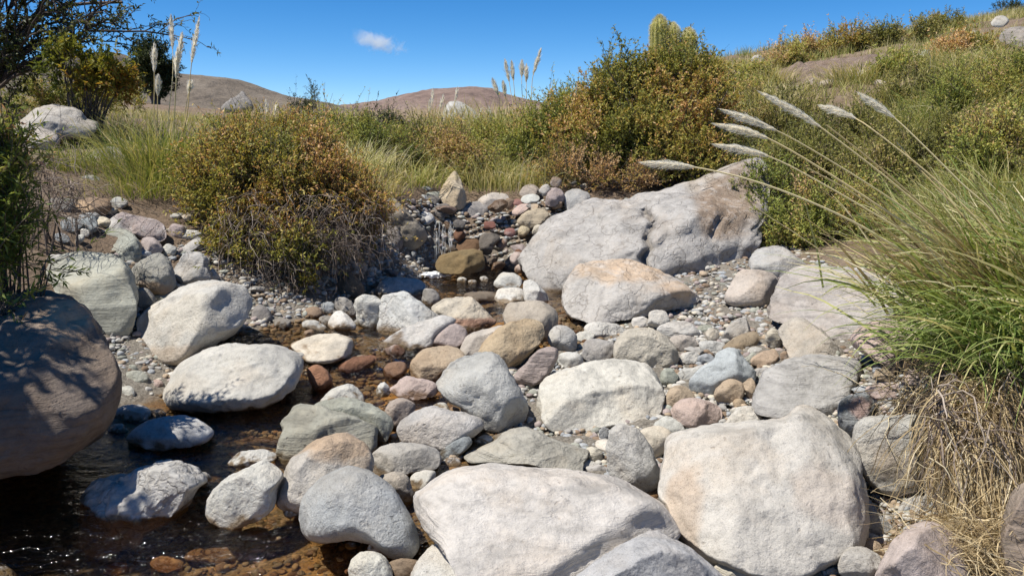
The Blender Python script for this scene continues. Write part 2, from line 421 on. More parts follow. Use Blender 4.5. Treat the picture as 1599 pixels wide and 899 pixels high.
def rock(label, col, pts, Y=None, T=None, dY=0.0, p=2.5, planes=(), ang=0.35, rough=1.0, mat=None, grooves=(), stains=(), name='boulder', group=None, tilt=None, foot=0.06, cat=None, sub=None):
    """a solid rock whose outline seen from the path is the traced one; it has its own distance, thickness, facets and roughness"""
    _seed[0] += 1; sd = _seed[0]; rg = np.random.default_rng(1000 + sd)
    pts = np.asarray(pts, float)
    S = smooth_poly(pts)
    lo, hi = S.min(0), S.max(0)
    c = (lo + hi) / 2
    cen = S.mean(0); c = 0.5 * c + 0.5 * cen
    th = np.arctan2(-(S[:, 1] - c[1]), S[:, 0] - c[0]); r = np.hypot(S[:, 0] - c[0], S[:, 1] - c[1])
    o = np.argsort(th); th, r = th[o], r[o]
    th = np.concatenate([th - 2 * np.pi, th, th + 2 * np.pi]); r = np.concatenate([r, r, r])
    w_px, h_px = hi - lo
    if tilt is None: tilt = 0.8 if planes else float(np.clip(0.45 * w_px / h_px - 0.1, 0.15, 0.6))
    if Y is None:
        g = ground_at(c[0], hi[1] - 0.03 * h_px, wet='submerged' not in label)
        Yg = g[1]
        sc = Yg / F
        if T is None: T = (0.47 + 0.12 * bool(planes)) * min(w_px, 1.35 * h_px) * sc
        Y = Yg + (0.1 + tilt) * T + dY
    elif T is None:
        T = 0.47 * min(w_px, 1.35 * h_px) * Y / F
    size = math.sqrt(w_px * h_px) * Y / F
    if sub is None:
        m_ = max(w_px, h_px); sub = 6 if m_ > 190 else 5 if m_ > 60 else 4 if m_ > 22 else 3
    D, Fc = ico(sub)
    a, b, cc = D[:, 0], D[:, 2], D[:, 1]
    s = np.hypot(a, b)
    k = (s ** p + np.abs(cc) ** p) ** (-1.0 / p)
    rr = np.interp(np.arctan2(b, a), th, r)
    s2 = s * k
    an = np.arctan2(b, a)
    px = c[0] + rr * s2 * np.cos(an); py = c[1] - rr * s2 * np.sin(an)
    mid = Y + tilt * T * (c[1] - py) / (h_px / 2)   # seen from above, the far rim lies farther than the near rim
    sv = s2 * (1 - foot * np.clip((py - c[1]) / (h_px / 2), 0, 1))     # the foot of a rock is steeper than its crown
    dep = np.where(cc < 0, mid - T * np.clip(1 - sv ** p, 0, 1) ** (1 / p), mid + T * cc * k)
    frontmask = cc < 0
    d = ray(px, py)
    fl0 = lambda qx, qy: Y + tilt * T * (c[1] - qy) / (h_px / 2) - T * max(0.0, 1 - min(1.0, math.hypot((qx - c[0]) / (w_px / 2), (qy - c[1]) / (h_px / 2))) ** p) ** (1 / p)
    pl = []
    for (q, n) in planes:
        n = nrm(np.asarray(n, float)); inset = q[2] if q[2] < 1 else 0.12
        pl.append((at(q[0], q[1], fl0(q[0], q[1]) + inset * T), n, 0.06, 0.8))
    na = int(round(1 + ang * 12))
    Rx, Rz = w_px * Y / F / 2, h_px * Y / F / 2
    for i in range(na):
        u = rg.uniform(-.72, .72, 2); q_ = math.sqrt(max(.12, 1 - u @ u))
        n = nrm(np.array([T * u[0] / Rx / q_, -1.0, T / Rz * (tilt - u[1] / q_)])) + rg.normal(0, .30, 3)
        qx, qy = c[0] + u[0] * w_px / 2, c[1] + u[1] * h_px / 2
        pl.append((at(qx, qy, fl0(qx, qy) + T * rg.uniform(.07, .27)), nrm(n), 0.018, 0.5))
    lim = mid - 0.10 * T * np.clip(1 - s2 ** 2, 0, 1)
    for (p0, n, kk, mm) in pl:
        den = d @ n
        t = ((p0 - CAM) @ n) / np.where(np.abs(den) < 1e-4, -1e-4, den)
        yp = np.clip(t * d[:, 1], Y - 3 * T, Y + 3 * T)
        ok = frontmask; wgt = np.clip(-den / 0.3 - 0.1, 0, 1)
        cut = np.maximum(smax(dep, yp, kk * size) - dep, 0) * wgt
        new = dep + mm * T * np.tanh(cut / (mm * T))   # never cut through to the back
        dep = np.where(ok, np.minimum(np.maximum(new, dep), np.maximum(lim, dep)), dep)
    P = CAM + d * (dep / d[:, 1])[:, None]
    # surface roughness
    cenw = P.mean(0)
    nv = nrm((P - cenw) / np.array([w_px * Y / F / 2, T, h_px * Y / F / 2]))
    L = (P - cenw) / size
    disp = 0.034 * fbm(L * 2.2 + sd * 7.7, 3, sd) + 0.015 * fbm(L * 7 + sd * 3.1, 4, sd + 50)
    rid = 1 - np.abs(fbm(L * 3.3 + sd * 1.7, 3, sd + 90)); disp -= 0.030 * ang * np.clip(rid - .72, 0, 1) / .28
    if sub >= 5: disp += 0.0065 * rough * fbm(L * 22 + sd, 3, sd + 70)
    P = P + nv * (disp * size * rough)[:, None]
    crackshade = None
    for (line, wd, dp) in grooves:
        line = np.asarray(line, float); best = np.full(len(P), 1e9)
        qx = px + 0.9 * wd * fbm(L * 6 + 3, 3, sd); qy = py + 0.9 * wd * fbm(L * 6 + 9, 3, sd + 4)
        for i in range(len(line) - 1):
            A, B = line[i], line[i + 1]; AB = B - A
            tt = np.clip(((qx - A[0]) * AB[0] + (qy - A[1]) * AB[1]) / (AB @ AB), 0, 1)
            best = np.minimum(best, np.hypot(qx - A[0] - tt * AB[0], qy - A[1] - tt * AB[1]))
        g = np.exp(-(best / wd) ** 2) * frontmask
        P = P + d * (g * dp * size)[:, None]
        if dp > .055: crackshade = g
    st = np.zeros((len(P), 4))
    st0 = np.zeros(len(P))
    for (q, rad, colr, am) in stains:
        qx = px + rad[0] * .5 * fbm(L * 3 + 5, 4, sd + 11); qy = py + rad[1] * .5 * fbm(L * 3 + 8, 4, sd + 12)
        g = np.clip(1.35 - np.hypot((qx - q[0]) / rad[0], (qy - q[1]) / rad[1]), 0, .5) * 2 * am
        st[:, :3] = np.where(g[:, None] > st[:, 3:4], np.asarray(colr), st[:, :3]); st[:, 3] = np.maximum(st[:, 3], g)
    if crackshade is not None:  # shade of deep cracks painted as dark colour over the real stains
        k_ = crackshade * .75 > st[:, 3]; st[k_, :3] = (.17, .145, .12); st[:, 3] = np.maximum(st[:, 3], crackshade * .75)
    wet = np.clip((water_z(P[:, 0], P[:, 1]) + 0.034 + 0.03 * fbm(L * 5, 3, sd) - P[:, 2]) / 0.02, 0, 1)
    wet *= (P[:, 1] < 8.1) & (P[:, 0] > -2.4) & (P[:, 0] < np.interp(P[:, 1], [2, 4, 5, 6, 8], [-.1, -.1, .05, .55, .7]))
    base = np.array([cenw[0], cenw[1], P[:, 2].min()])
    ob = mk(name, P, [Fc], mat or M_GRAN, attrs={"stain_shade": st, "wet": wet}, loc=base)
    colr = GR[col] if isinstance(col, str) else col
    j = rg.uniform(.94, 1.06) * np.array([rg.uniform(.98, 1.02), 1, rg.uniform(.98, 1.02)])
    ob.color = (*(np.asarray(colr) * j * np.array([.955, .96, .955])), 1)
    tag(ob, label, cat or ('boulder' if name == 'boulder' else 'rock' if name in ('rock', 'slab') else 'stone'), group)
    return ob

# ---- the largest boulders -----------------------------------------------------------------
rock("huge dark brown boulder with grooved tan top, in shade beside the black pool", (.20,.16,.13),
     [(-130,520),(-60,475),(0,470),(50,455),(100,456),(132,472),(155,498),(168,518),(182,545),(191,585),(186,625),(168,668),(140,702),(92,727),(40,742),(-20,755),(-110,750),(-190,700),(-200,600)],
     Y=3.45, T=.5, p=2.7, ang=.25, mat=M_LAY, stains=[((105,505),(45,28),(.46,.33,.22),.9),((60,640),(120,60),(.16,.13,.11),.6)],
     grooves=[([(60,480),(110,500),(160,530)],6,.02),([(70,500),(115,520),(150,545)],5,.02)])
rock("greenish grey angular boulder with flat sunlit top and shaded front face", 'green',
     [(68,428),(80,405),(100,396),(133,392),(167,397),(187,408),(203,430),(213,457),(211,490),(206,515),(190,530),(172,535),(140,525),(105,505),(80,475)],
     dY=.1, ang=.35, p=3.2, mat=M_LAY, planes=[((150,446,5.25),(-.3,-.28,1)),((165,450,5.25),(.30,-1,-.12))])
rock("greenish block with a shaded lower face, above the angular boulder", 'green',
     [(140,395),(143,377),(153,363),(187,357),(210,364),(219,378),(220,400),(214,417),(198,425),(170,418),(145,408)], dY=.1, ang=.5, p=3,
     planes=[((195,380,5.9),(-.25,-.3,1)),((195,385,5.9),(.35,-1,-.05))], mat=M_LAY)
rock("rounded greenish boulder with brown stained underside and notch on top", (.37,.365,.32),
     [(203,425),(213,412),(240,397),(253,397),(267,409),(273,427),(274,447),(262,457),(240,460),(217,449),(206,438)], stains=[((245,450),(26,10),(.36,.25,.16),.8)],
     grooves=[([(240,404),(250,400)],4,.05)])
rock("furrowed grey stone under the dry roots, right of the notched boulder", 'grey',
     [(272,425),(283,400),(300,392),(320,402),(328,427),(325,443),(295,450),(276,443)], rough=2.2, ang=.5, mat=M_CRK)
rock("narrow grey stone leaning out from under the rusty bush", 'grey', [(270,402),(277,390),(300,375),(312,369),(314,382),(300,394),(283,405),(272,408)], dY=.1, name='stone')
rock("big pale egg-shaped boulder tilted above the dark stream channel", (.47,.45,.41),
     [(211,503),(217,490),(240,473),(277,450),(307,440),(333,438),(363,443),(383,455),(393,470),(388,490),(373,513),(350,530),(320,545),(293,562),(273,570),(247,559),(223,535),(213,518)],
     ang=.2, stains=[((270,555),(50,18),(.36,.28,.2),.6),((300,490),(40,22),(.5,.46,.38),.5)])
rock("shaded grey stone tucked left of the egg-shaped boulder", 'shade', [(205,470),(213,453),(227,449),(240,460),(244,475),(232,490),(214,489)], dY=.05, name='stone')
rock("large pale dome boulder sitting in the stream with leafy shadow on it", (.47,.45,.42),
     [(253,618),(262,597),(287,567),(320,547),(360,535),(400,536),(433,538),(460,548),(474,565),(469,590),(452,612),(425,630),(390,640),(340,642),(290,641),(258,634)],
     ang=.15, p=2.4, T=.32)
rock("pink and tan weathered rock on the left bank, above the green block", 'mauve',
     [(158,362),(180,337),(200,333),(233,341),(255,353),(258,372),(235,378),(207,368),(170,365)], ang=.6, stains=[((172,355),(20,14),(.5,.49,.46),.8)], mat=M_CRK)
rock("smooth two-tone brown stone with orange end, lying under the grass tuft", 'brown',
     [(113,330),(117,317),(140,309),(163,310),(173,321),(170,331),(150,338),(125,336)], stains=[((128,324),(16,9),(.42,.3,.19),.9)], name='stone', ang=.1)
rock("large weathered outcrop with pale domed top on the left skyline bank", (.40,.37,.33),
     [(15,202),(40,183),(67,167),(100,167),(123,175),(133,187),(150,190),(153,203),(135,216),(97,218),(70,232),(40,230),(20,218)], Y=9.6, T=.6, ang=.5, mat=M_CRK,
     planes=[((110,185,9.1),(-.3,-.2,1)),((110,188,9.1),(.5,-1,-.1))])
rock("pale rock slab sloping below the skyline outcrop", (.42,.38,.33), [(22,222),(50,200),(75,203),(92,214),(86,232),(60,245),(30,240)], Y=9.0, T=.35, ang=.5, mat=M_CRK, name='slab')
rock("grey rock partly hidden in grass right of the skyline outcrop", 'shade', [(140,245),(150,232),(170,229),(190,233),(203,245),(195,258),(165,260),(148,255)], Y=8.3, ang=.4, name='rock')
rock("flat pale rock in the dirt between the tuft and the plumed grass", (.36,.37,.33), [(116,288),(128,276),(145,273),(158,281),(152,292),(130,296)], Y=7.3, ang=.4, name='rock')
# ---- around the upper pool and the fall -----------------------------------------------------
rock("pale rounded boulder at the pool, upper one of the joined pair", 'pale',
     [(588,452),(592,441),(600,436),(617,432),(647,434),(662,442),(664,457),(655,470),(633,475),(600,474),(589,466)], dY=.3, ang=.2)
rock("pale sloping boulder in front of the rounded one at the pool", (.49,.48,.45),
     [(590,490),(595,467),(607,459),(633,457),(653,469),(670,483),(686,495),(662,507),(635,517),(607,524),(591,518)], ang=.5, mat=M_CRK)
rock("lumpy white rock left of the sloping boulder at the water edge", 'white', [(554,467),(567,459),(587,462),(597,477),(597,507),(577,514),(562,509),(556,490)], ang=.7, rough=1.6, mat=M_CRK)
rock("small white pyramid-shaped stone standing in the water by the roots", 'white', [(512,509),(520,490),(530,484),(540,489),(553,503),(554,514),(527,516)], name='stone', ang=.2)
rock("low flat pale rock running into the stream beside the mauve stone", 'pale', [(588,540),(607,527),(630,513),(667,499),(693,494),(712,500),(697,514),(682,528),(675,541),(647,546),(612,545)], ang=.35, name='rock')
rock("broad cream boulder with rusty lower edge beside the upper stream", 'cream', [(676,484),(693,468),(727,464),(747,476),(770,496),(777,505),(752,517),(727,517),(698,500)], ang=.55,
     stains=[((740,505),(40,9),(.34,.17,.11),.75)])
rock("smooth mauve oval stone between the flat pale rock and tan boulder", 'mauve', [(673,532),(687,513),(707,504),(723,510),(730,521),(722,540),(700,547),(680,545)], name='stone', ang=.05)
rock("pale tapering boulder touching the left side of the tan one", (.45,.41,.36), [(716,549),(722,533),(737,520),(763,513),(790,510),(800,530),(780,560),(745,570),(722,563)], dY=.05, ang=.15)
rock("big smooth tan boulder with shaded right side in mid stream bed", (.43,.335,.225), [(745,555),(765,527),(790,507),(820,498),(843,501),(850,513),(846,533),(829,552),(805,574),(780,575),(757,568)], ang=.2, dY=-.02)
rock("round brown boulder behind the smooth tan one", (.36,.31,.255), [(786,492),(793,475),(817,469),(842,470),(863,480),(872,493),(869,511),(855,530),(840,535),(805,525),(790,510)], dY=.05, ang=.2)
rock("tan faceted block with flat top beside the rusty rapid", 'tan', [(636,579),(647,557),(667,544),(700,539),(719,547),(729,561),(712,574),(688,595),(660,598),(642,592)], ang=.55, planes=[((690,562,4.75),(-.1,-.4,1)),((690,565,4.75),(.25,-1,-.1))])
rock("big pale grey boulder with broad peaked top in the middle of the bed", (.44,.43,.40),
     [(680,602),(685,589),(700,572),(730,557),(757,551),(777,558),(800,582),(816,610),(827,640),(821,657),(798,671),(775,675),(748,664),(728,643),(698,626)], ang=.3, rough=1.25)
rock("flat-topped cream boulder perched over the channel behind the dome boulder", 'cream', [(453,540),(467,530),(493,522),(527,521),(548,526),(554,537),(549,551),(527,565),(497,569),(473,560)], ang=.25, planes=[((520,545,5.15),(-.2,-.5,1))])
rock("small rust-red wet stone standing at the rapid", (.30,.16,.10), [(480,580),(485,572),(497,569),(511,580),(520,597),(519,610),(490,610)], name='stone', ang=.1)
rock("large pale block in the gravel with rounded shaded underside, centre right", (.51,.48,.42),
     [(842,638),(844,610),(848,596),(867,582),(917,567),(960,563),(1000,569),(1020,582),(1033,599),(1040,617),(1034,635),(1017,659),(996,674),(960,668),(930,673),(900,677),(866,674),(845,658)],
     ang=.3, p=2.8, T=.3, planes=[((930,610,4.0),(-.1,-.45,1))])
rock("smooth cream boulder right of the grey lumpy stone below the tan-topped slab", 'cream', [(958,542),(973,517),(993,512),(1027,519),(1051,537),(1061,557),(1048,572),(1017,581),(993,570),(965,566)], ang=.2)
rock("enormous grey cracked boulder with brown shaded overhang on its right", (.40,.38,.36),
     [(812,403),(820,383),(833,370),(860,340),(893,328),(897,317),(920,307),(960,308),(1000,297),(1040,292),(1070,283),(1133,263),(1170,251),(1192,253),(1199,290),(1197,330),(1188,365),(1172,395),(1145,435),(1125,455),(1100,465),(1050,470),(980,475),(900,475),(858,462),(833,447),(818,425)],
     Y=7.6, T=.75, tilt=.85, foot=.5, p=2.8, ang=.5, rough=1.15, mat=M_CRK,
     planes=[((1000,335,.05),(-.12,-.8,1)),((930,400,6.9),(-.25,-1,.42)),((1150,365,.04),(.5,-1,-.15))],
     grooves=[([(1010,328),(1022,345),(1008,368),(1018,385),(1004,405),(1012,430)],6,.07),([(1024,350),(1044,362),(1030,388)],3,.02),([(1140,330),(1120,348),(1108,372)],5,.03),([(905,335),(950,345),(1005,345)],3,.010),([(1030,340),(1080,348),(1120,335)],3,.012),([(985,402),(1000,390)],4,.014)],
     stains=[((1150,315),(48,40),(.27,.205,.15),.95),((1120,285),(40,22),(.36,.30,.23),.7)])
rock("wide tan-topped grey slab boulder leaning on the enormous cracked one", (.42,.40,.375),
     [(881,462),(887,443),(903,420),(933,407),(967,404),(1000,408),(1040,427),(1067,443),(1092,464),(1079,476),(1033,486),(987,498),(940,505),(910,501),(892,492),(883,475)],
     T=.33, dY=.1, ang=.2, foot=.35, mat=M_CRK, stains=[((985,420),(85,17),(.50,.375,.26),.85),((1060,450),(40,12),(.50,.375,.26),.8)], grooves=[([(960,425),(985,430),(995,437),(1020,442),(1060,458),(1085,465)],3,.012)])
rock("white foot rock against the left end of the enormous boulder", 'white', [(818,442),(833,438),(850,455),(857,472),(835,477),(820,470)], name='rock', ang=.4)
# ---- right side ----------------------------------------------------------------------------
rock("broad pale grey ledge boulder under the hanging grass on the right bank", (.44,.41,.375),
     [(1197,490),(1202,463),(1215,440),(1240,425),(1267,420),(1333,424),(1383,440),(1430,450),(1462,464),(1470,485),(1450,508),(1387,515),(1345,525),(1315,535),(1280,525),(1233,512),(1203,502)],
     T=.42, dY=.12, p=3, ang=.4, foot=.35, mat=M_LAY, planes=[((1310,465,5.6),(-.05,-.62,1))], grooves=[([(1210,485),(1270,460),(1330,452),(1400,470)],4,.015),([(1355,460),(1375,470),(1390,482)],5,.02)])
rock("grey domed rock between the enormous boulder and the ledge boulder", 'grey', [(1168,412),(1180,392),(1200,384),(1220,385),(1240,397),(1260,415),(1262,435),(1235,440),(1205,437),(1178,430)], dY=.1)
rock("smooth tan grey rock at the top of the gravel slope, left of the ledge", (.43,.385,.335), [(1131,464),(1145,435),(1160,424),(1190,423),(1213,431),(1216,450),(1207,473),(1180,479),(1145,477)], ang=.1)
rock("low pale rock peeking out behind the ledge boulder under the shrubs", 'pale', [(1316,430),(1340,417),(1367,419),(1381,430),(1384,446),(1330,445)], dY=.25, ang=.2, name='rock')
rock("wedge-shaped tan grey rock with shaded left corner below the ledge", (.42,.375,.325), [(1215,513),(1233,499),(1250,497),(1280,512),(1310,540),(1333,560),(1300,570),(1267,566),(1235,560),(1222,535)], ang=.5, planes=[((1258,530,5.0),(.1,-.6,1)),((1245,540,5.0),(-.8,-1,-.1))])
rock("pinkish oblong rock with dark underside below the grass tussock", 'pink', [(1328,528),(1343,513),(1373,501),(1413,499),(1440,506),(1452,520),(1442,542),(1407,567),(1387,571),(1357,556),(1333,540)], ang=.35, planes=[((1400,530,4.55),(-.1,-.6,1))])
rock("flat layered grey block in front of the wedge-shaped rock", (.40,.385,.36), [(1174,628),(1185,600),(1197,580),(1233,562),(1267,554),(1310,556),(1341,563),(1345,585),(1337,605),(1325,628),(1290,648),(1230,653),(1184,645)], ang=.4, p=3.2, mat=M_LAY, planes=[((1260,615,4.05),(-.05,-.5,1)),((1260,618,4.05),(.1,-1,.2))])
rock("enormous pale boulder with rounded shoulders in the right foreground", (.50,.475,.43),
     [(1032,740),(1034,690),(1046,676),(1076,670),(1133,665),(1190,660),(1223,657),(1240,644),(1265,641),(1290,655),(1312,680),(1333,703),(1343,740),(1349,786),(1348,826),(1343,855),(1313,876),(1283,888),(1250,904),(1200,910),(1150,898),(1109,884),(1083,862),(1060,832),(1046,790),(1035,765)],
     Y=2.86, T=.36, tilt=.75, foot=.0, p=2.9, ang=.25, rough=.9, stains=[((1070,790),(22,70),(.40,.30,.21),.6),((1290,780),(45,40),(.46,.38,.31),.45)],
     grooves=[([(1225,655),(1215,690),(1240,720)],12,.02),([(1040,760),(1065,800),(1085,850)],8,.02)])
rock("round grey boulder with tan underside propped over a dark hollow by the straw", (.47,.45,.42),
     [(1332,686),(1336,665),(1350,654),(1376,649),(1406,649),(1432,652),(1447,683),(1450,733),(1442,765),(1420,775),(1396,777),(1366,762),(1343,735),(1334,703)], dY=.0, T=.16, ang=.1, stains=[((1395,730),(40,22),(.42,.35,.27),.5)])
rock("large pinkish boulder half covered by straw at the lower right edge", (.43,.36,.325), [(1366,920),(1371,888),(1383,862),(1400,839),(1426,822),(1453,817),(1480,827),(1502,850),(1514,900),(1500,940),(1400,945)], Y=2.42, T=.2, ang=.15)
rock("small greyish block at the right corner of the enormous pale boulder", 'grey', [(1309,882),(1316,862),(1340,852),(1361,859),(1377,873),(1372,895),(1340,908),(1317,899)], name='rock', ang=.6)
rock("pale triangular stone standing inside the dark hollow", 'grey', [(1350,845),(1353,778),(1373,799),(1395,826),(1388,846),(1366,850)], name='stone', dY=.1, ang=.5)
rock("grey rounded stone in the dark hollow behind the straw", 'grey', [(1401,802),(1413,779),(1440,772),(1462,780),(1466,808),(1447,822),(1416,824)], name='stone', dY=.08)
rock("small tan chip at the foot of the triangular stone", 'tan', [(1348,856),(1353,840),(1365,842),(1380,856),(1379,870),(1360,873)], name='stone')
rock("dark blue and red banded stone wedged above the round propped boulder", (.24,.255,.27), [(1309,652),(1312,627),(1326,616),(1350,614),(1365,627),(1361,645),(1345,663),(1327,686),(1314,674)], ang=.7, stains=[((1340,637),(16,16),(.36,.25,.22),.8)], mat=M_LAY, name='stone')
rock("dark weathered rock in the lower right corner behind the straw", (.27,.225,.185), [(1560,860),(1568,800),(1585,765),(1620,745),(1680,760),(1700,850),(1660,930),(1590,920)], Y=2.5, T=.25, ang=.5, mat=M_LAY)
rock("salmon pink oval boulder beside the large pale block", 'salmon', [(1047,645),(1059,628),(1083,622),(1113,629),(1128,643),(1124,658),(1100,667),(1080,670),(1061,661)], ang=.15)
rock("smooth white boulder just behind the enormous pale foreground boulder", 'white', [(1127,668),(1146,643),(1166,634),(1183,640),(1189,653),(1190,675),(1140,680)], dY=.03, ang=.1)
rock("tan wedge stone tucked behind the salmon pink boulder", 'tan', [(1037,625),(1046,607),(1063,601),(1083,613),(1082,627),(1050,637)], name='stone', ang=.6)
rock("chunky tan stone in front of the big forked grey rock", 'tan', [(1114,617),(1125,600),(1140,591),(1159,597),(1162,612),(1151,628),(1128,632)], name='stone', ang=.4)
rock("cream boulder half hidden left of the enormous pale foreground one", 'cream', [(998,677),(1013,667),(1035,665),(1050,678),(1043,702),(1025,714),(1008,704)], ang=.1)
rock("white rock in the shade beneath the large pale block", 'pale', [(1022,660),(1040,650),(1062,659),(1068,676),(1040,678),(1025,672)], name='rock', ang=.4)
rock("large forked blue-grey rock with shaded underside in the gravel", 'blue', [(1076,597),(1090,577),(1113,561),(1118,551),(1133,545),(1150,546),(1158,555),(1172,568),(1184,585),(1172,600),(1145,609),(1110,618),(1084,611)], ang=.55, T=.18, grooves=[([(1140,556),(1158,566),(1165,575)],4,.03)])
rock("brown slab tilted with shaded front edge in the gravel", (.30,.235,.16), [(1128,543),(1147,528),(1177,517),(1187,530),(1172,544),(1145,550)], name='slab', ang=.4)
rock("grey upright rock behind the tilted brown slab", 'grey', [(1126,533),(1137,510),(1160,495),(1170,507),(1171,522),(1150,534)], name='rock', ang=.4, dY=.04)
# ---- foreground left and centre ------------------------------------------------------------
rock("greenish angular block with wavy top at the edge of the pool", (.335,.325,.275),
     [(430,725),(440,676),(437,660),(450,646),(463,631),(496,632),(520,639),(546,646),(573,659),(590,668),(588,688),(583,710),(560,738),(526,735),(460,735)],
     T=.22, dY=.08, ang=.5, p=3, mat=M_LAY, planes=[((490,652,3.55),(.1,-.5,1)),((470,680,3.5),(-.25,-1,.1))], grooves=[([(500,640),(510,670),(495,690)],12,.03)])
rock("olive grey rounded rock directly behind the wavy greenish block", 'green', [(490,640),(505,628),(523,624),(550,622),(580,631),(604,645),(612,660),(605,683),(586,697),(555,700),(520,670)], ang=.3, dY=.05)
rock("whitish domed rock at the foot of the rusty rapid", 'white', [(499,632),(513,612),(530,601),(550,602),(567,616),(566,632),(540,638)], name='rock', ang=.1, dY=.05)
rock("round smooth brownish stone throwing shade on its grey neighbour", (.35,.30,.255), [(600,648),(603,633),(613,624),(629,621),(647,629),(648,642),(635,665),(613,673),(605,663)], name='stone', ang=.05)
rock("pale wedge-shaped boulder partly shaded, right of the round brownish stone", (.43,.415,.395), [(620,670),(646,643),(673,634),(699,639),(726,646),(747,654),(753,667),(738,682),(708,696),(688,710),(659,706),(631,697)], ang=.4)
rock("tan grey boulder with half its top in shadow, below the wedge-shaped one", (.40,.37,.335), [(578,715),(596,698),(626,692),(656,692),(680,702),(689,716),(678,733),(646,738),(626,744),(596,748),(579,740)], ang=.3)
rock("tan and white boulder with a deep notch, behind the blue-grey one", (.45,.425,.385),
     [(431,782),(440,750),(453,723),(486,693),(523,677),(548,677),(567,687),(581,706),(584,728),(577,745),(545,775),(500,800),(470,802),(445,797)],
     ang=.12, T=.2, stains=[((540,695),(62,26),(.46,.33,.215),.8),((560,720),(25,25),(.46,.35,.24),.6)], grooves=[([(520,678),(528,700),(545,725)],5,.035)])
rock("large smooth blue-grey boulder with a seam, at the water edge in front", (.40,.405,.405),
     [(469,815),(471,790),(483,766),(503,746),(530,733),(548,730),(575,736),(602,750),(625,773),(641,800),(651,830),(651,858),(640,872),(613,872),(580,852),(550,844),(523,848),(500,849),(478,840)],
     ang=.08, T=.22, p=2.5, rough=.8, grooves=[([(546,725),(540,770),(528,810),(520,850)],3,.02),([(546,730),(540,770),(530,800)],22,.015)])
rock("white oblong boulder with shaded side beside the dark pool", 'white', [(321,792),(332,766),(352,746),(376,733),(399,727),(417,721),(434,729),(441,743),(432,762),(429,788),(411,809),(390,820),(360,826),(335,818),(324,807)], ang=.3)
rock("flat white stone lying in the shallow water near the pool", 'white', [(355,723),(372,707),(385,703),(410,702),(430,707),(428,718),(405,726),(383,731),(362,729)], name='stone', ang=.3)
rock("broad lumpy white rock submerged at its edge in the dark pool", (.47,.46,.44),
     [(120,845),(128,793),(146,763),(183,748),(213,739),(246,727),(276,724),(296,732),(322,750),(302,766),(291,790),(268,812),(235,834),(208,851),(166,868),(138,872)], T=.26, ang=.4, rough=1.5, mat=M_CRK, dY=-.12, foot=.25)
rock("low pale rock with dappled shade in the water below the dome boulder", (.42,.41,.40), [(200,682),(216,666),(233,655),(263,650),(299,652),(320,662),(332,674),(321,690),(299,698),(273,699),(246,704),(210,694)], ang=.25, T=.14)
rock("small rounded rock in shade against the huge dark boulder", 'grey', [(174,646),(185,636),(199,632),(223,634),(235,643),(225,658),(186,660)], name='rock', ang=.1)
rock("flat olive slab lying level in the middle of the stony bed", (.37,.345,.295), [(723,712),(748,699),(770,688),(795,673),(815,670),(833,672),(866,685),(900,697),(920,707),(914,722),(904,740),(866,735),(833,727),(800,724),(760,722),(733,722)],
     T=.25, dY=-.1, p=3.4, ang=.2, mat=M_LAY, name='slab', planes=[((830,712,3.45),(-.03,-.12,1)),((880,718,3.42),(.2,-1,.15))])
rock("huge flat cream slab with broken dark right edge in the centre foreground", (.50,.465,.425),
     [(646,772),(660,762),(700,740),(732,730),(760,723),(800,726),(850,729),(910,739),(956,744),(986,755),(1013,769),(1033,782),(1046,802),(1057,823),(1060,838),(1040,850),(1000,870),(960,890),(920,910),(895,930),(800,940),(720,910),(690,860),(665,830),(648,800)],
     Y=2.66, T=.33, tilt=1.0, p=3.0, foot=.3, ang=.15, rough=.8, mat=M_LAY, planes=[((930,812,2.46),(-.04,-.22,1)),((935,815,2.455),(.75,-1,.12))])
rock("smooth bluish dome boulder at the bottom centre of the bed", (.40,.40,.395), [(895,905),(905,897),(933,875),(973,845),(1000,834),(1026,833),(1056,845),(1089,865),(1112,883),(1130,905),(1130,940),(1000,960),(890,940)], Y=2.32, T=.25, ang=.15)
rock("tall grey egg-shaped stone upright against the huge foreground boulder", (.42,.405,.38), [(947,690),(953,673),(970,662),(986,665),(1003,680),(1016,703),(1030,733),(1032,752),(1017,767),(996,768),(973,756),(953,741),(948,715)], ang=.1, name='stone')
rock("white rounded boulder cut off by the bottom of the view left of centre", 'pale', [(640,905),(653,875),(676,855),(706,843),(736,843),(762,855),(781,876),(788,895),(778,930),(700,945),(645,930)], Y=2.5, T=.16, ang=.12)
rock("small white boulder at the foot of the blue-grey seamed boulder", 'white', [(545,892),(556,866),(580,860),(600,868),(610,886),(615,905),(605,922),(560,922)], ang=.1)
rock("little white pointed stone between the seamed boulder and the small white one", 'white', [(574,860),(578,845),(588,840),(598,850),(599,865),(585,870)], name='stone', ang=.4)
rock("tan block jammed behind the blue-grey seamed boulder", (.42,.375,.31), [(591,745),(613,737),(633,742),(644,760),(646,780),(633,790),(605,776)], name='stone', ang=.3)
rock("white egg-sized stone next to the flat cream slab's far corner", 'white', [(637,757),(646,740),(666,734),(680,736),(678,752),(660,765),(643,767)], name='stone', ang=.1)
rock("flat slate-blue stone pointing at the pale wedge-shaped boulder", 'slate', [(680,712),(699,696),(726,680),(737,686),(733,698),(709,717),(692,720)], name='stone', ang=.3)
rock("brown wet stone in shadow between the seamed boulder and cut-off boulder", (.22,.16,.11), [(604,890),(612,876),(640,872),(655,880),(650,915),(610,915)], name='stone', ang=.4)
rock("pale stone showing at the bottom left corner of the pool", 'grey', [(-30,900),(-15,882),(5,880),(22,890),(30,905),(10,920),(-20,920)], Y=2.6, name='stone', ang=.2)
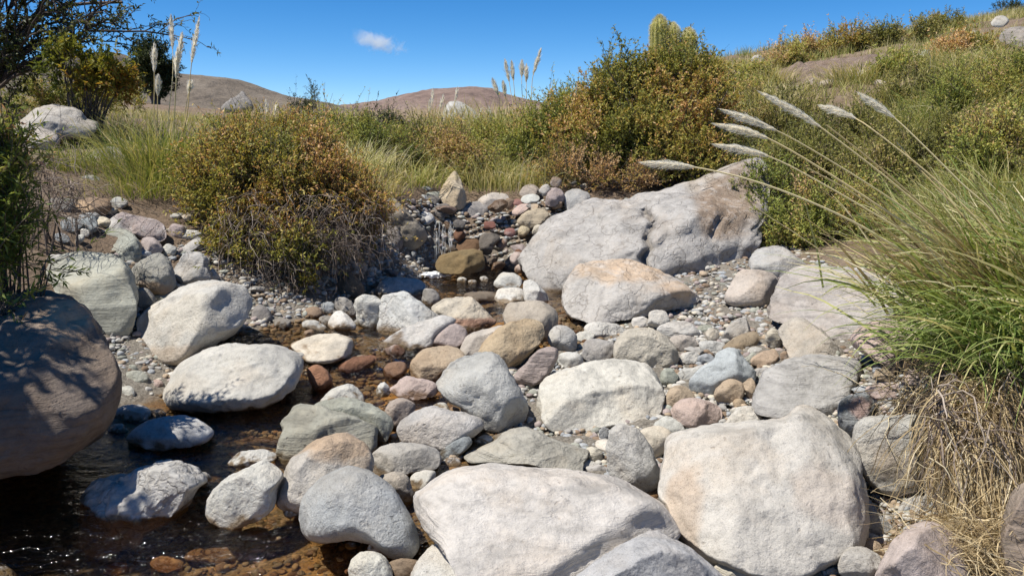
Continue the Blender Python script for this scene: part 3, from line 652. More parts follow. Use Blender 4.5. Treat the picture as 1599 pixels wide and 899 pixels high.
# ---- fall --------------------------------------------------------------------------------
rock("pointed cream stone standing upright on top of the weir", (.47,.39,.29), [(686,303),(692,290),(698,282),(706,271),(711,267),(717,274),(723,289),(729,314),(722,326),(704,327),(689,318)], Y=8.7, T=.16, ang=.5, name='stone', planes=[((715,300,8.75),(-.5,-1,.3)),((716,300,8.75),(1,-.8,.1))])
rock("dark grey rounded boulder at the weir, left of the pale one", (.27,.255,.24), [(712,335),(723,319),(747,314),(763,322),(759,339),(735,348),(718,346)], Y=8.7, T=.18)
rock("pale smooth boulder at the weir beside the dark rounded one", (.46,.42,.375), [(746,314),(758,304),(770,301),(790,303),(797,313),(788,325),(768,330),(755,325)], Y=8.9, T=.18, ang=.1)
rock("black topped wet stone at the lip of the fall", 'dark', [(674,328),(685,319),(700,319),(707,330),(696,339),(680,337)], Y=8.45, T=.1, name='stone')
rock("bright white smooth stone at the lip of the fall", (.62,.6,.56), [(648,334),(657,328),(671,331),(679,342),(668,351),(655,349)], Y=8.35, T=.1, name='stone', ang=0)
rock("big brown-grey boulder flanking the fall on its left, creased top", (.27,.24,.205), [(600,322),(613,309),(633,326),(650,343),(664,357),(667,371),(655,386),(633,391),(615,380),(606,352)], Y=7.95, T=.28, ang=.5)
rock("dark rounded boulder in shade under the bush left of the fall", (.2,.18,.165), [(588,370),(597,350),(611,346),(624,360),(629,380),(618,393),(596,390)], Y=7.8, T=.17)
rock("olive brown wet boulder at the foot of the fall", (.20,.145,.075), [(680,412),(690,399),(720,392),(750,391),(755,402),(755,420),(728,429),(700,429),(683,424)], Y=7.65, T=.22, ang=.4)
rock("shiny rust-red wet stone low in the weir", 'rust', [(708,366),(713,358),(722,359),(727,368),(720,377),(711,375)], Y=8.0, T=.09, name='stone')
rock("dark brown square stone under the rust-red one in the weir", (.15,.09,.05), [(712,385),(720,374),(740,372),(752,378),(752,394),(728,398),(714,395)], Y=7.95, T=.12, name='stone', ang=.5)
rock("grey wet flat stone with a glint right of the fall", (.16,.14,.12), [(748,374),(755,364),(775,365),(781,373),(772,384),(765,398),(752,396)], Y=7.9, T=.12, name='stone', ang=.5)
rock("salmon red stone on the weir heap above the reed roots", 'salmon', [(798,331),(810,321),(826,317),(829,324),(815,333),(803,337)], Y=8.5, T=.1, name='stone')
rock("oval grey stone on top of the weir heap", 'pale', [(813,313),(820,305),(835,303),(843,309),(838,317),(822,318)], Y=8.6, T=.1, name='stone', ang=.1)
rock("brown domed stone topmost on the weir heap", (.33,.28,.23), [(811,304),(817,292),(830,288),(841,294),(843,303),(830,308)], Y=8.9, T=.13, name='stone')
rock("lavender grey round stone on the weir heap beside the enormous boulder", 'mauve', [(851,317),(856,300),(866,293),(878,297),(881,310),(872,321),(858,322)], Y=8.5, T=.13, name='stone', ang=.3)
rock("pale boulder with shaded left flank behind the enormous boulder", 'grey', [(880,308),(890,297),(910,297),(922,305),(915,320),(895,335),(884,325)], Y=8.6, T=.2)
rock("tan broken rock sloping down the weir heap", (.40,.335,.24), [(806,345),(820,332),(845,325),(856,332),(850,345),(830,355),(812,352)], Y=8.2, T=.15, ang=.8, rough=1.6, name='rock', mat=M_LAY)
rock("yellowish block stuck in the lower weir heap", (.46,.39,.27), [(808,362),(815,352),(826,354),(826,362),(816,369)], Y=8.05, T=.09, name='stone', ang=.5)
rock("dusky pink stone low in the weir heap at the water", 'pink', [(796,402),(803,394),(813,395),(816,408),(806,413),(798,410)], Y=7.6, T=.1, name='stone')
rock("flat white block in the shallow water right of the upper pool", 'white', [(771,441),(783,427),(800,426),(815,435),(812,448),(790,450),(777,450)], Y=7.15, T=.16, ang=.5, name='rock')
rock("white square-edged slab in front of the flat white block", 'white', [(773,462),(780,451),(800,450),(816,452),(819,470),(795,474),(776,472)], Y=6.6, T=.15, ang=.5, name='slab')
rock("wide dark slab awash in the stream left of the square-edged slab", (.17,.135,.10), [(722,462),(735,456),(760,455),(776,458),(776,470),(750,476),(728,472)], Y=6.6, T=.14, ang=.3, name='slab')
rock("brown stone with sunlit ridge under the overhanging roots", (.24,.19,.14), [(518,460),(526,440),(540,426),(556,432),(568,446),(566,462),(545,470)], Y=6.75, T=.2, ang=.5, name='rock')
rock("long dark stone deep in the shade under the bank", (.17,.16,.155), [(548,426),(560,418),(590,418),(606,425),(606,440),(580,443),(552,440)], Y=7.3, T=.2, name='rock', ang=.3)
rock("dark round stone by the egg-shaped boulder's right end", (.21,.2,.19), [(390,496),(398,480),(410,477),(422,488),(426,503),(412,512),(396,510)], Y=5.75, T=.14, name='stone')
rock("pale grass-draped rock on the bank left of the weir", 'grey', [(560,284),(572,272),(590,272),(603,282),(600,297),(575,298)], Y=9.0, T=.2, name='rock')
# ---- far rocks -----------------------------------------------------------------------------
rock("distant grey crag with pointed top on the left plain", (.20,.185,.17), [(346,168),(358,156),(372,148),(378,143),(386,151),(393,162),(392,175),(350,176)], Y=48, T=1.0, ang=.9, name='crag', cat='rock', mat=M_CRK)
rock("large pale round rock far behind the shrubs in the middle", (.46,.44,.41), [(692,180),(696,164),(704,157),(718,158),(734,168),(746,180),(748,194),(695,194)], Y=42, T=1.0, ang=.4, name='crag', cat='rock', mat=M_CRK)
rock("whitish broken boulder at the left end of the bare earth patch", (.42,.40,.36), [(1231,146),(1234,132),(1248,126),(1266,127),(1274,131),(1268,143),(1250,150)], Y=15.5, T=.3, ang=.7, name='boulder')
rock("brown round stone high on the hillside right of the cactus shrub", (.34,.27,.22), [(1144,117),(1150,108),(1158,108),(1162,115),(1157,122),(1148,122)], Y=17, T=.12, name='stone')
rock("pale stone pair member, upper, on the hillside crest", (.38,.35,.31), [(1172,96),(1178,87),(1188,87),(1194,93),(1188,100)], Y=18, T=.12, name='stone')
rock("pale oblong stone just below the hillside crest", (.36,.33,.29), [(1164,110),(1170,102),(1180,101),(1178,109),(1170,114)], Y=17.5, T=.1, name='stone')
rock("white rock among grass below the crest, farthest upper right", (.42,.40,.36), [(1547,36),(1556,26),(1568,25),(1576,33),(1566,42),(1552,42)], Y=14.5, T=.2, ang=.6, name='rock')
rock("grey slab on the upper right crest by the frame edge", (.33,.30,.26), [(1560,62),(1572,46),(1600,42),(1625,52),(1620,72),(1580,72)], Y=13.5, T=.3, ang=.7, name='slab', mat=M_LAY)
rock("flat greenish rock below the brush on the upper right slope", (.33,.34,.30), [(1434,86),(1440,78),(1450,79),(1452,88),(1442,91)], Y=14, T=.15, ang=.5, name='rock')

# ---- smaller stones seen one by one: label, colour, (x, y, half width, half height, tilt)
SMALL = [
 ("slate stone by the fallen leaves, first below the bush at far left", 'slate', 110,352,20,11,-10), ("blue-grey cracked stone in the left slope rubble", 'slate', 138,350,16,14,10),
 ("bright white pebble on the blue-grey rubble of the left slope", 'white', 133,364,8,6,20), ("small white chip below the bright pebble on the left slope", 'white', 125,373,9,6,-40),
 ("cream flat stone right of the blue-grey cracked stone", 'cream', 160,347,13,9,10), ("grey-mauve slab right of the greenish block", 'mauve', 236,384,18,13,25),
 ("small white rugged stone under the leaning narrow stone", 'pale', 264,391,11,10,0), ("pale stone among dead leaves under the rusty bush", 'mauve', 275,362,13,12,0),
 ("pale little stone at the right foot of the furrowed stone", 'pale', 333,430,8,10,0), ("small bluish stone at the far left under the leaves", 'slate', 95,372,14,8,0),
 ("round dark stone left of the two-tone brown stone", 'shade', 96,320,22,14,0), ("grey half-buried stone behind the two-tone brown stone", 'grey', 185,318,14,10,0),
 ("brown speckled stone by the water under the dangling roots", 'brown', 489,489,15,10,0), ("shaded blue stone next to the speckled one by the roots", 'slate', 511,481,12,10,0),
 ("long pale stone half in water below the dangling roots", 'pale', 490,509,19,9,15), ("dark stone between the white pyramid and long pale stone", 'shade', 510,500,11,9,0),
 ("striped shade stone behind the white pyramid", 'shade', 540,478,20,13,30), ("dark grey stone at the channel left of the roots", 'shade', 440,505,14,9,0),
 ("small reddish lump at the rapid above the tan block", 'rust', 617,548,15,10,0), ("wet brown stone at the rapid below the reddish lump", (.2,.12,.08), 617,578,20,15,-15),
 ("rust-coloured long stone across the rapid", 'rust', 560,568,30,12,-15), ("little white chip by the rapid beside the cream boulder", 'white', 563,558,7,5,0),
 ("pale small boulder at the base of the tan faceted block", 'pink', 646,606,38,17,0), ("small white stone left of the pink-white small boulder", 'white', 597,609,12,11,0),
 ("smooth white stone behind the pale wedge-shaped boulder", 'white', 690,637,14,8,10), ("tan pebble at the right of the smooth white stone", 'tan', 709,640,8,6,0),
 ("pale flat stone between slate-blue stone and flat cream slab", 'pale', 702,723,18,8,-5), ("rounded grey cobble left of the flat olive slab", 'grey', 738,709,14,8,-20),
 ("white cobble at the far end of the olive slab", 'white', 752,690,12,7,0), ("lumpy grey stone left of the smooth cream boulder", 'grey', 935,548,30,19,0),
 ("long white stone above the lumpy grey one", 'white', 944,516,33,13,5), ("flat white stone under the left end of the long white one", 'white', 913,526,17,9,-8),
 ("grey stone right of the round brown boulder", 'grey', 880,530,24,21,25), ("greenish white stone in front of the grey one beside the tan boulder", 'pale', 891,562,21,14,10),
 ("purple pink oblong stone leaning between grey and cream boulders", 'mauve', 838,573,42,21,-45), ("blue-white stone below the gravel slope", 'pale', 1062,516,32,14,5),
 ("pinkish stone right of the smooth cream boulder", (.47,.42,.37), 1065,536,23,14,5), ("pale dome stone against the tan-topped slab's foot", 'pale', 1028,498,18,15,0),
 ("white stone at the gravel edge left of the pale dome stone", 'white', 999,503,13,10,0), ("pale oblong stone below the pinkish one", 'pale', 1110,541,22,10,0),
 ("bluish cube-like stone below the pale oblong one", 'blue', 1103,560,12,10,0), ("white stone left of the cube-like bluish one", 'white', 1077,558,17,9,-10),
 ("grey-green shaded stone above the tan wedge stone", 'green', 1045,588,16,14,-20), ("pale pointed stone left of the forked rock", 'pale', 1078,583,24,11,-25),
 ("olive flat stone on the gravel slope", 'green', 1100,514,12,7,-10), ("cream triangular stone in the gravel under the flat olive stone", 'cream', 1112,522,11,11,0),
 ("cream angular rock right of the brown slab", 'cream', 1210,530,15,17,0), ("orange-brown flat stone below the cream angular rock", (.45,.345,.25), 1196,560,22,14,-10),
 ("pale flat stone left of the orange-brown one", 'pale', 1180,549,13,8,0), ("greenish narrow stone between forked rock and orange-brown one", 'green', 1172,562,9,14,40),
 ("brown little block right of the orange-brown flat stone", 'brown', 1226,556,9,8,0), ("narrow tan stone upright right of the chunky tan one", 'tan', 1172,608,11,17,-20),
 ("small tan stone below the narrow upright one", 'tan', 1154,629,10,8,0), ("grey stone right of the narrow upright one", 'grey', 1190,580,12,8,-20),
 ("white flat stone behind the white boulder and layered block", 'white', 1165,642,22,9,0), ("grey stone behind the pinkish oblong rock's left end", 'slate', 1357,561,9,8,0),
 ("tan oblong stone under the pinkish oblong rock", 'tan', 1385,588,24,10,15), ("pale flat rock below the tan oblong stone by the straw", 'pink', 1385,612,38,14,5),
 ("light rock under the straw edge left of the tussock", 'pink', 1440,590,30,14,0), ("blue pebble below the large pale block", 'blue', 943,677,9,10,0),
 ("cream stone at the right end of the flat olive slab", 'cream', 928,709,16,11,25), ("grey flat stone below the cream stone", 'grey', 935,733,20,9,10),
 ("tan pebble between egg-shaped stone and cream hidden boulder", 'tan', 1024,703,9,9,0), ("slate pebble under the egg-shaped stone", 'slate', 1037,775,8,12,10),
 ("white cobble at the bottom edge right of the bluish dome boulder", 'cream', 1152,890,40,18,0), ("white pebble beside the tan and white notched boulder's foot", 'white', 453,800,12,9,0),
 ("grey cobble left of the brownish wet stone in front", 'pale', 548,852,10,6,0), ("small stone in the dark hollow's mouth", 'grey', 1300,892,12,8,0),
 ("orange submerged cobble at the bottom of the pool", (.33,.17,.06), 180,888,22,12,0), ("second orange cobble under the shallow water, right of the first", (.30,.15,.05), 262,880,26,12,0),
 ("yellow-brown submerged cobble in the shallows", (.26,.18,.07), 400,835,26,12,-10), ("tan submerged flat stone near the bottom edge", (.30,.2,.1), 340,868,50,14,0),
 ("brown submerged stone below the flat white stone", (.2,.13,.07), 410,690,28,8,0), ("pale stone in the shade left of the low dappled rock", 'grey', 183,670,16,9,0),
 ("white stone at the foot of the huge dark boulder", 'white', 198,612,14,9,0), ("pinkish small stone in the dark gap left of the dome boulder", 'pink', 243,600,12,8,0),
 ("grey stone in the dark gap under the egg-shaped boulder", 'green', 210,590,22,12,0), ("dark stone beside the small rounded rock in shade", 'shade', 245,645,14,7,0),
 ("small white stone right of the dome boulder's foot", 'white', 463,560,14,10,-30),
 ("light stone topping the weir behind the white lip stone", 'pale', 653,312,14,9,-10), ("dark stone right of the light topping stone on the weir", 'dark', 676,312,11,8,0),
 ("pale stone peeking above the white lip stone", 'pale', 640,313,9,6,30), ("little white stone centred on the weir top", 'white', 667,320,7,5,0),
 ("white thin stone behind the black topped wet stone", 'pale', 690,322,15,4,-8), ("grey white stone above the creased boulder by the fall", 'pale', 647,325,10,4,-20),
 ("white small stone right of the black topped one", 'white', 708,332,5,7,0), ("brown stone in the grass above the weir heap", 'brown', 868,284,9,9,0),
 ("grey pebble-dashed stone right of the brown domed one", 'grey', 851,297,9,9,0), ("dark red stone left of the salmon one", (.26,.14,.12), 809,316,8,6,0),
 ("brown stone left of the dark red one on the weir", 'brown', 795,318,8,8,0), ("pale stone below the lavender grey round one", 'pale', 866,334,12,6,-20),
 ("greenish grey stone in the weir heap under the oval one", 'green', 824,336,14,7,-20), ("tan pebble in the weir heap beside the enormous boulder", 'cream', 840,360,9,9,-40),
 ("wet maroon stone among the weir rubble", (.2,.09,.07), 765,352,10,7,0), ("brown wet stone among the weir rubble, lowest", (.17,.11,.08), 783,380,10,8,0),
 ("maroon stone above the glinting wet stone", (.24,.12,.10), 796,363,9,7,0), ("black wet stone by the lip under the dark grey boulder", 'dark', 717,349,10,7,0),
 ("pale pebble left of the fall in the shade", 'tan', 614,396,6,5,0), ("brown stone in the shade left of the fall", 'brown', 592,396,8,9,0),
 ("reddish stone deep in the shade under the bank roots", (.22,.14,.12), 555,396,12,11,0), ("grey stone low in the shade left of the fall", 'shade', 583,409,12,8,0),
 ("white pebble in the shallows left of the flat white block", 'white', 721,437,8,5,0), ("grey pebble in the shallows beside the white one", 'pale', 737,440,7,4,0),
 ("little stone in the shallows nearest the flat white block", 'pale', 755,436,7,5,0), ("pale stone at the enormous boulder's left foot", 'pink', 812,420,9,8,0),
 ("grey-brown stone in the stream behind the cream boulder", 'shade', 672,465,14,14,0), ("rubbly white stone right of the square-edged slab", 'pale', 845,478,13,8,10),
]
for (lab, col, cx, cy, rx, ry, rot) in SMALL:
    rg = np.random.default_rng(int(cx * 7 + cy * 13))
    n = 9; a = np.arange(n) / n * 2 * np.pi + rg.uniform(0, .6)
    rad = 1 + rg.normal(0, .09, n)
    ex, ey = rx * np.cos(a) * rad, ry * np.sin(a) * rad
    t = math.radians(rot)
    pts = np.stack([cx + ex * math.cos(t) - ey * math.sin(t), cy + ex * math.sin(t) + ey * math.cos(t)], -1)
    kw = {}
    if cy < 345 and 630 < cx < 900: kw = dict(Y=8.6)
    elif cy < 420 and 700 < cx < 860: kw = dict(Y=8.0)
    elif cy < 415 and 540 < cx < 640: kw = dict(Y=7.7)
    rock(lab, col, pts, ang=rg.choice([.1, .35, .6]), name='stone', p=2.6, mat=[M_GRAN, M_GRAN, M_LAY, M_CRK][rg.integers(4)], **kw)
ROCK_N = _seed[0]

# ------------------------------------------------------------------ gravel and loose stones
occ = [(o, np.array(o.bound_box)) for o in scene.objects if o.get('category') in ('boulder', 'rock', 'stone')]
def gravel_bed():
    V0, F0 = ico(2); Vs, Fs, Cs = [], [], []
    rg = np.random.default_rng(3)
    N = 17000
    px = rg.uniform(90, 1480, N * 2); py = 905 - 590 * rg.random(N * 2) ** 0.75
    pal = np.array([GR[k] for k in ('grey', 'pale', 'tan', 'blue', 'mauve', 'green', 'cream', 'white', 'brown')])
    cnt = 0
    Yg = np.geomspace(1.9, 9.5, 260)
    P = at(px[:, None], py[:, None], np.broadcast_to(Yg, (len(px), 260)))
    T_ = terr(P[..., 0], P[..., 1]); hit = (P[..., 2] < T_)
    i = hit.argmax(1); ok = hit.any(1) & (i > 0)
    G = P[np.arange(len(px)), i]; gz = T_[np.arange(len(px)), i]
    ok &= (G[:, 1] < 9.2) & (gz < np.where(G[:, 1] > 7.8, .95, .62))
    ok &= ~((G[:, 0] < -1.9) & (G[:, 1] < 4.4)) & (G[:, 0] < 2.6)
    G = G[ok]; gz = gz[ok]; n = len(G)
    slope = np.exp(-(((px[ok] - 1130) / 110) ** 2 + ((py[ok] - 505) / 45) ** 2))
    sz = (0.006 + 0.019 * rg.random(n) ** 2.3 + 0.005 * slope * rg.random(n)) * (0.6 + 0.12 * G[:, 1])
    R = nrm(rg.normal(size=(n, 3))); A = rg.uniform(.55, 1.25, (n, 3)) * np.array([1, 1, .65])
    ang = rg.uniform(0, 6.28, n); ca, sa = np.cos(ang), np.sin(ang)
    W = V0[None] * (1 + .28 * vnoise(V0[None] * 1.3 + R[:, None] * 40, 3))[..., None] * A[:, None] * sz[:, None, None]
    X = W[..., 0] * ca[:, None] - W[..., 1] * sa[:, None]; Y = W[..., 0] * sa[:, None] + W[..., 1] * ca[:, None]
    W = np.stack([X, Y, W[..., 2]], -1) + np.stack([G[:, 0], G[:, 1], gz + sz * .22], -1)[:, None]
    col = pal[rg.integers(0, len(pal), n)] * rg.uniform(.75, 1.05, (n, 1))
    wet = (gz < water_z(G[:, 0], G[:, 1]) + .01) & (G[:, 0] < .8)
    col = np.where(wet[:, None], col * np.array([.42, .30, .19]), col)
    C = np.concatenate([np.repeat(col, len(V0), 0), np.ones((n * len(V0), 1))], 1)
    Fa = (F0[None] + (np.arange(n) * len(V0))[:, None, None]).reshape(-1, 3)
    m, nt, p = newmat("gravel_stone")
    c = attr(nt, "col").outputs["Color"]
    tc = nt.nodes.new("ShaderNodeTexCoord")
    c = mix(nt, c, ramp(nt, noise(nt, tc.outputs["Object"], 70, 5, .7), [(.3, .7), (.7, 1.15)]), 1.0, 'MULTIPLY')
    nt.links.new(c, p.inputs["Base Color"]); p.inputs["Roughness"].default_value = .88; p.inputs["Specular IOR Level"].default_value = .25
    nt.links.new(bump(nt, noise(nt, tc.outputs["Object"], 140, 4, .7), .5, .006), p.inputs["Normal"])
    o = mk("gravel", W.reshape(-1, 3), [Fa], m, attrs={"col": C})
    tag(o, "mixed grey and tan gravel filling the gaps of the stream bed", "gravel", kind="stuff")
    return m
M_GRAVEL = gravel_bed()

def cobbles():
    """loose cobbles in the gaps, each an object of its own"""
    rg = np.random.default_rng(21)
    protos = []
    V0, F0 = ico(4)
    for k in range(8):
        W = V0 * rg.uniform(.75, 1.2, 3) * np.array([1.1, .95, .72])
        W = W * (1 + .20 * fbm(V0 * 1.2 + k * 9, 2, k) + .05 * fbm(V0 * 4 + k, 2, k + 9))[:, None]
        for q in range(4):
            n = nrm(rg.normal(size=3)); e = W @ n; lim = .62 * e.max(); W = W - np.outer(np.maximum(e - lim, 0) * .8, n)
        protos.append(W)
    zones = [  # px range, py range, count, radius, label
        ((1000, 1230), (455, 540), 12, (.016, .032), "little flat grey or tan cobble of the gravel slope under the wide tan-topped slab", "cobbles on the gravel slope"),
        ((1035, 1200), (540, 650), 10, (.02, .04), "small cobble in the gaps around the forked blue-grey rock", "cobbles around the forked rock"),
        ((640, 1000), (500, 600), 8, (.02, .04), "small cobble filling gaps between the boulders of the middle bed", "cobbles of the middle bed"),
        ((590, 1040), (640, 780), 14, (.014, .032), "small pale cobble in the gaps around the flat olive slab", "cobbles around the olive slab"),
        ((400, 640), (800, 899), 8, (.009, .022), "little rust, grey or tan cobble on the shallow edge before the seamed boulder", "cobbles at the shallow edge"),
        ((1300, 1480), (560, 660), 6, (.02, .04), "small pale stone lying beside the straw at the right bank", "stones beside the straw"),
        ((85, 350), (330, 470), 18, (.025, .06), "small grey rubble stone on the left bank slope between bigger rocks", "rubble stones of the left slope"),
        ((400, 620), (450, 530), 12, (.03, .06), "small stone at the shaded water edge under the roots", "stones under the roots"),
        ((540, 660), (380, 440), 10, (.04, .08), "dark stone stuck in the shaded bank left of the fall", "dark stones in the shaded bank"),
        ((690, 880), (320, 425), 30, (.03, .075), "small brown or maroon rubble stone of the weir heap right of the fall", "rubble stones of the weir heap"),
        ((640, 920), (285, 330), 10, (.04, .07), "pale small stone along the top of the weir", "stones along the weir top"),
        ((1290, 1420), (840, 899), 3, (.015, .03), "small cobble at the foot of the dark hollow", "cobbles at the hollow"),
    ]
    pal = {k: GR[k] for k in GR}
    for (xr, yr, n, rr, lab, grp) in zones:
        for i in range(n):
            px, py = rg.uniform(*xr), rg.uniform(*yr)
            if 'weir heap' in grp:
                Yw = 8.45 - (py - 320) / 105 * .8
                g = at(px, py, Yw)
            else:
                g = ground_at(px, py, ymax=12)
            r = rg.uniform(*rr) * (1.4 if any(q in grp for q in ('gravel slope', 'forked', 'middle bed', 'olive slab', 'weir', 'left slope')) else 1.0)
            if 'weir heap' in grp: keys = ['brown', 'rust', 'dark', 'brown', 'mauve', 'tan', 'shade']
            elif 'dark' in grp or 'roots' in grp: keys = ['shade', 'brown', 'dark', 'slate', 'grey']
            elif 'shallow' in grp: keys = ['tan', 'brown', 'blue', 'rust', 'cream', 'grey']
            else: keys = ['grey', 'pale', 'cream', 'tan', 'blue', 'mauve', 'green', 'white']
            W = protos[rg.integers(8)]
            s = np.array([r * rg.uniform(.9, 1.4), r, r * rg.uniform(.55, .9)])
            a = rg.uniform(0, 6.28); ca, sa = math.cos(a), math.sin(a)
            Q = W * s; Q = np.stack([Q[:, 0] * ca - Q[:, 1] * sa, Q[:, 0] * sa + Q[:, 1] * ca, Q[:, 2]], -1)
            o = mk('stone', Q + g + [0, 0, r * .25], [F0], [M_GRAN, M_LAY, M_CRK][rg.integers(3)], loc=g, attrs={'stain_shade': np.zeros((len(Q), 4)), 'wet': np.full(len(Q), .8 if ('weir heap' in grp and px < 800) else 0.0)})
            o.color = (*(np.array(pal[keys[rg.integers(len(keys))]]) * rg.uniform(.85, 1.05)), 1)
            if 'weir heap' in grp or 'shaded bank' in grp: o.rotation_euler = (rg.uniform(-.5, .5), rg.uniform(-.5, .5), 0)
            tag(o, lab, 'stone', grp)
cobbles()

# ------------------------------------------------------------------ plant building blocks
def tubes(C, R, sides=3):
    """C (N,K,3) centre lines, R (N,K) radii -> vertices, quads"""
    N, K, _ = C.shape
    Tn = nrm(np.gradient(C, axis=1)); ref = np.where(np.abs(Tn[..., 2:3]) > .9, np.array([1., 0, 0]), np.array([0, 0, 1.]))
    A = nrm(np.cross(Tn, ref)); B = np.cross(Tn, A)
    th = np.arange(sides) / sides * 2 * np.pi
    V = C[:, :, None] + R[:, :, None, None] * (A[:, :, None] * np.cos(th)[:, None] + B[:, :, None] * np.sin(th)[:, None])
    idx = np.arange(N * K * sides).reshape(N, K, sides)
    j = (np.arange(sides) + 1) % sides
    Fq = np.stack([idx[:, :-1], idx[:, :-1][..., j], idx[:, 1:][..., j], idx[:, 1:]], -1).reshape(-1, 4)
    return V.reshape(-1, 3), Fq

def ribbons(C, Wd, S):
    """C (N,K,3), Wd (N,K) widths, S (N,3) side vectors"""
    N, K, _ = C.shape
    off = S[:, None] * Wd[..., None] * .5
    V = np.stack([C - off, C + off], 2)
    idx = np.arange(N * K * 2).reshape(N, K, 2)
    Fq = np.stack([idx[:, :-1, 0], idx[:, :-1, 1], idx[:, 1:, 1], idx[:, 1:, 0]], -1).reshape(-1, 4)
    return V.reshape(-1, 3), Fq

def leaves(B, D, L, Wd, rg):
    """rhombus leaves with a slight fold: B base (N,3), D direction"""
    N = len(B)
    s = nrm(np.cross(D, nrm(rg.normal(size=(N, 3)) * .55 + np.array([-.35, -.35, .75]))))   # leaves turn their faces to the light
    n = np.cross(s, D)
    L = L[:, None]; Wd = Wd[:, None]
    V = np.stack([B, B + D * L * .45 + s * Wd * .5 + n * L * .06, B + D * L - n * L * .10, B + D * L * .45 - s * Wd * .5 + n * L * .06], 1)
    idx = np.arange(N * 4).reshape(N, 4)
    return V.reshape(-1, 3), idx

def blade_curves(root, az, lean, L, droop, K, rg):
    N = len(root); s = np.linspace(0, 1, K)
    th = lean[:, None] + droop[:, None] * s[None] ** 1.6
    th = np.clip(th, -.2, 2.9)
    d = np.stack([np.sin(th) * np.cos(az)[:, None], np.sin(th) * np.sin(az)[:, None], np.cos(th)], -1)
    st = d * (L / (K - 1))[:, None, None]
    C = np.concatenate([np.zeros((N, 1, 3)), np.cumsum(st[:, :-1], 1)], 1) + root[:, None]
    wob = np.stack([vnoise(C * 4 + 3, 1), vnoise(C * 4 + 7, 2), vnoise(C * 4 + 11, 3)], -1) * .03 * s[None, :, None] * (L / .6)[:, None, None]
    return C + wob

def grass_arrays(root, rg, L=(.3, .6), width=.006, lean=(.05, .7), droop=(.3, 1.3), K=6, az=None, tmid=.35, tvar=.3):
    N = len(root)
    a = rg.uniform(0, 2 * np.pi, N) if az is None else az
    Ls = rg.uniform(*L, N)
    C = blade_curves(root, a, rg.uniform(*lean, N), Ls, rg.uniform(*droop, N), K, rg)
    s = np.linspace(0, 1, K)
    W = width * (rg.uniform(.6, 1.3, N))[:, None] * (1 - s[None] ** 2 * .92) 
    side = nrm(np.stack([-np.sin(a), np.cos(a), rg.uniform(-.5, .5, N)], -1) + .45 * rg.normal(size=(N, 3)))
    V, Fq = ribbons(C, W, side)
    t = np.clip(rg.normal(tmid, tvar, N)[:, None] + .22 * (s[None] - .5), 0, 1)
    return V, Fq, np.repeat(t.ravel(), 2)

def merge(parts):
    Vs, Fs, Ts, n = [], [], [], 0
    for (V, Fq, t) in parts:
        Vs.append(V); Fs.append(Fq + n); Ts.append(t); n += len(V)
    return np.concatenate(Vs), Fs, np.concatenate(Ts)

def tuft(name, label, px, py, Y, nb, L, width, mat=None, spread=.12, lean=(.05, .8), droop=(.4, 1.5), tmid=.35, tvar=.3, group=None, az=None, cat='grass tuft', z=None):
    rg = np.random.default_rng(int(px * 3 + py * 5) % 99991)
    g = ground_at(px, py, 6.5, 40); b = g if abs(g[1] - Y) < 4 else at(px, py, Y)
    b[2] = float(terr(b[0], b[1])) - .02
    q = rg.normal(size=(nb, 2)) * spread
    root = b + np.stack([q[:, 0], q[:, 1], np.zeros(nb) - .02], -1)
    a = np.arctan2(q[:, 1], q[:, 0]) + rg.normal(0, .7, nb) if az is None else rg.normal(az[0], az[1], nb)
    V, Fq, t = grass_arrays(root, rg, (L[0] * .55, L[1] * .72), width * .9, lean, (droop[0] + .2, droop[1] + .5), 7, a, tmid, tvar)
    o = mk(name, V, [Fq], mat or M_GRASS, attrs={"t": t}, loc=b)
    return tag(o, label, cat, group), b

def bezier(P, K):
    P = np.asarray(P, float); n = len(P)
    s = np.concatenate([[0], np.cumsum(np.linalg.norm(np.diff(P, axis=0), axis=1))]); s /= s[-1]
    u = np.linspace(0, 1, K)
    S = smooth_line(P, 12); ss = np.concatenate([[0], np.cumsum(np.linalg.norm(np.diff(S, axis=0), axis=1))]); ss /= ss[-1]
    return np.stack([np.interp(u, ss, S[:, i]) for i in range(P.shape[1])], -1)
def smooth_line(P, n):
    Q = np.concatenate([[2 * P[0] - P[1]], P, [2 * P[-1] - P[-2]]]); out = []
    for i in range(1, len(Q) - 2):
        p0, p1, p2, p3 = Q[i - 1], Q[i], Q[i + 1], Q[i + 2]
        for k in range(n):
            t = k / n
            out.append(.5 * (2 * p1 + (p2 - p0) * t + (2 * p0 - 5 * p1 + 4 * p2 - p3) * t * t + (3 * p1 - p0 - 3 * p2 + p3) * t ** 3))
    out.append(P[-1]); return np.array(out)

def plume_arrays(C, rg, nf, fl, w, sp=.42):
    """feathery head along the centre line C (K,3) from its lower end to its tip"""
    u = rg.random(nf); K = len(C)
    i = u * (K - 1); i0 = np.clip(i.astype(int), 0, K - 2); f = (i - i0)[:, None]
    b = C[i0] * (1 - f) + C[i0 + 1] * f
    tn = nrm(C[i0 + 1] - C[i0])
    rd = nrm(rg.normal(size=(nf, 3))); rd = rd - (rd * tn).sum(1, keepdims=True) * tn
    prof = np.sin(np.clip(u * .93 + .10, 0, 1) * np.pi) ** .6
    L = fl * (.45 + .55 * rg.random(nf)) * (.45 + .55 * prof)
    s = np.linspace(0, 1, 4)
    CC = b[:, None] + tn[:, None] * (L[:, None] * s)[..., None] + rd[:, None] * (L[:, None] * sp * np.sqrt(s) * (prof * rg.uniform(.25, 1.45, nf))[:, None])[..., None]
    CC[..., 2] -= (s ** 2)[None] * L[:, None] * .16
    V, Fq = ribbons(CC, w * np.array([1, 1, .7, .1])[None] * np.ones((nf, 1)), nrm(rg.normal(size=(nf, 3))))
    return V, Fq, np.repeat(rg.random(nf), 8)

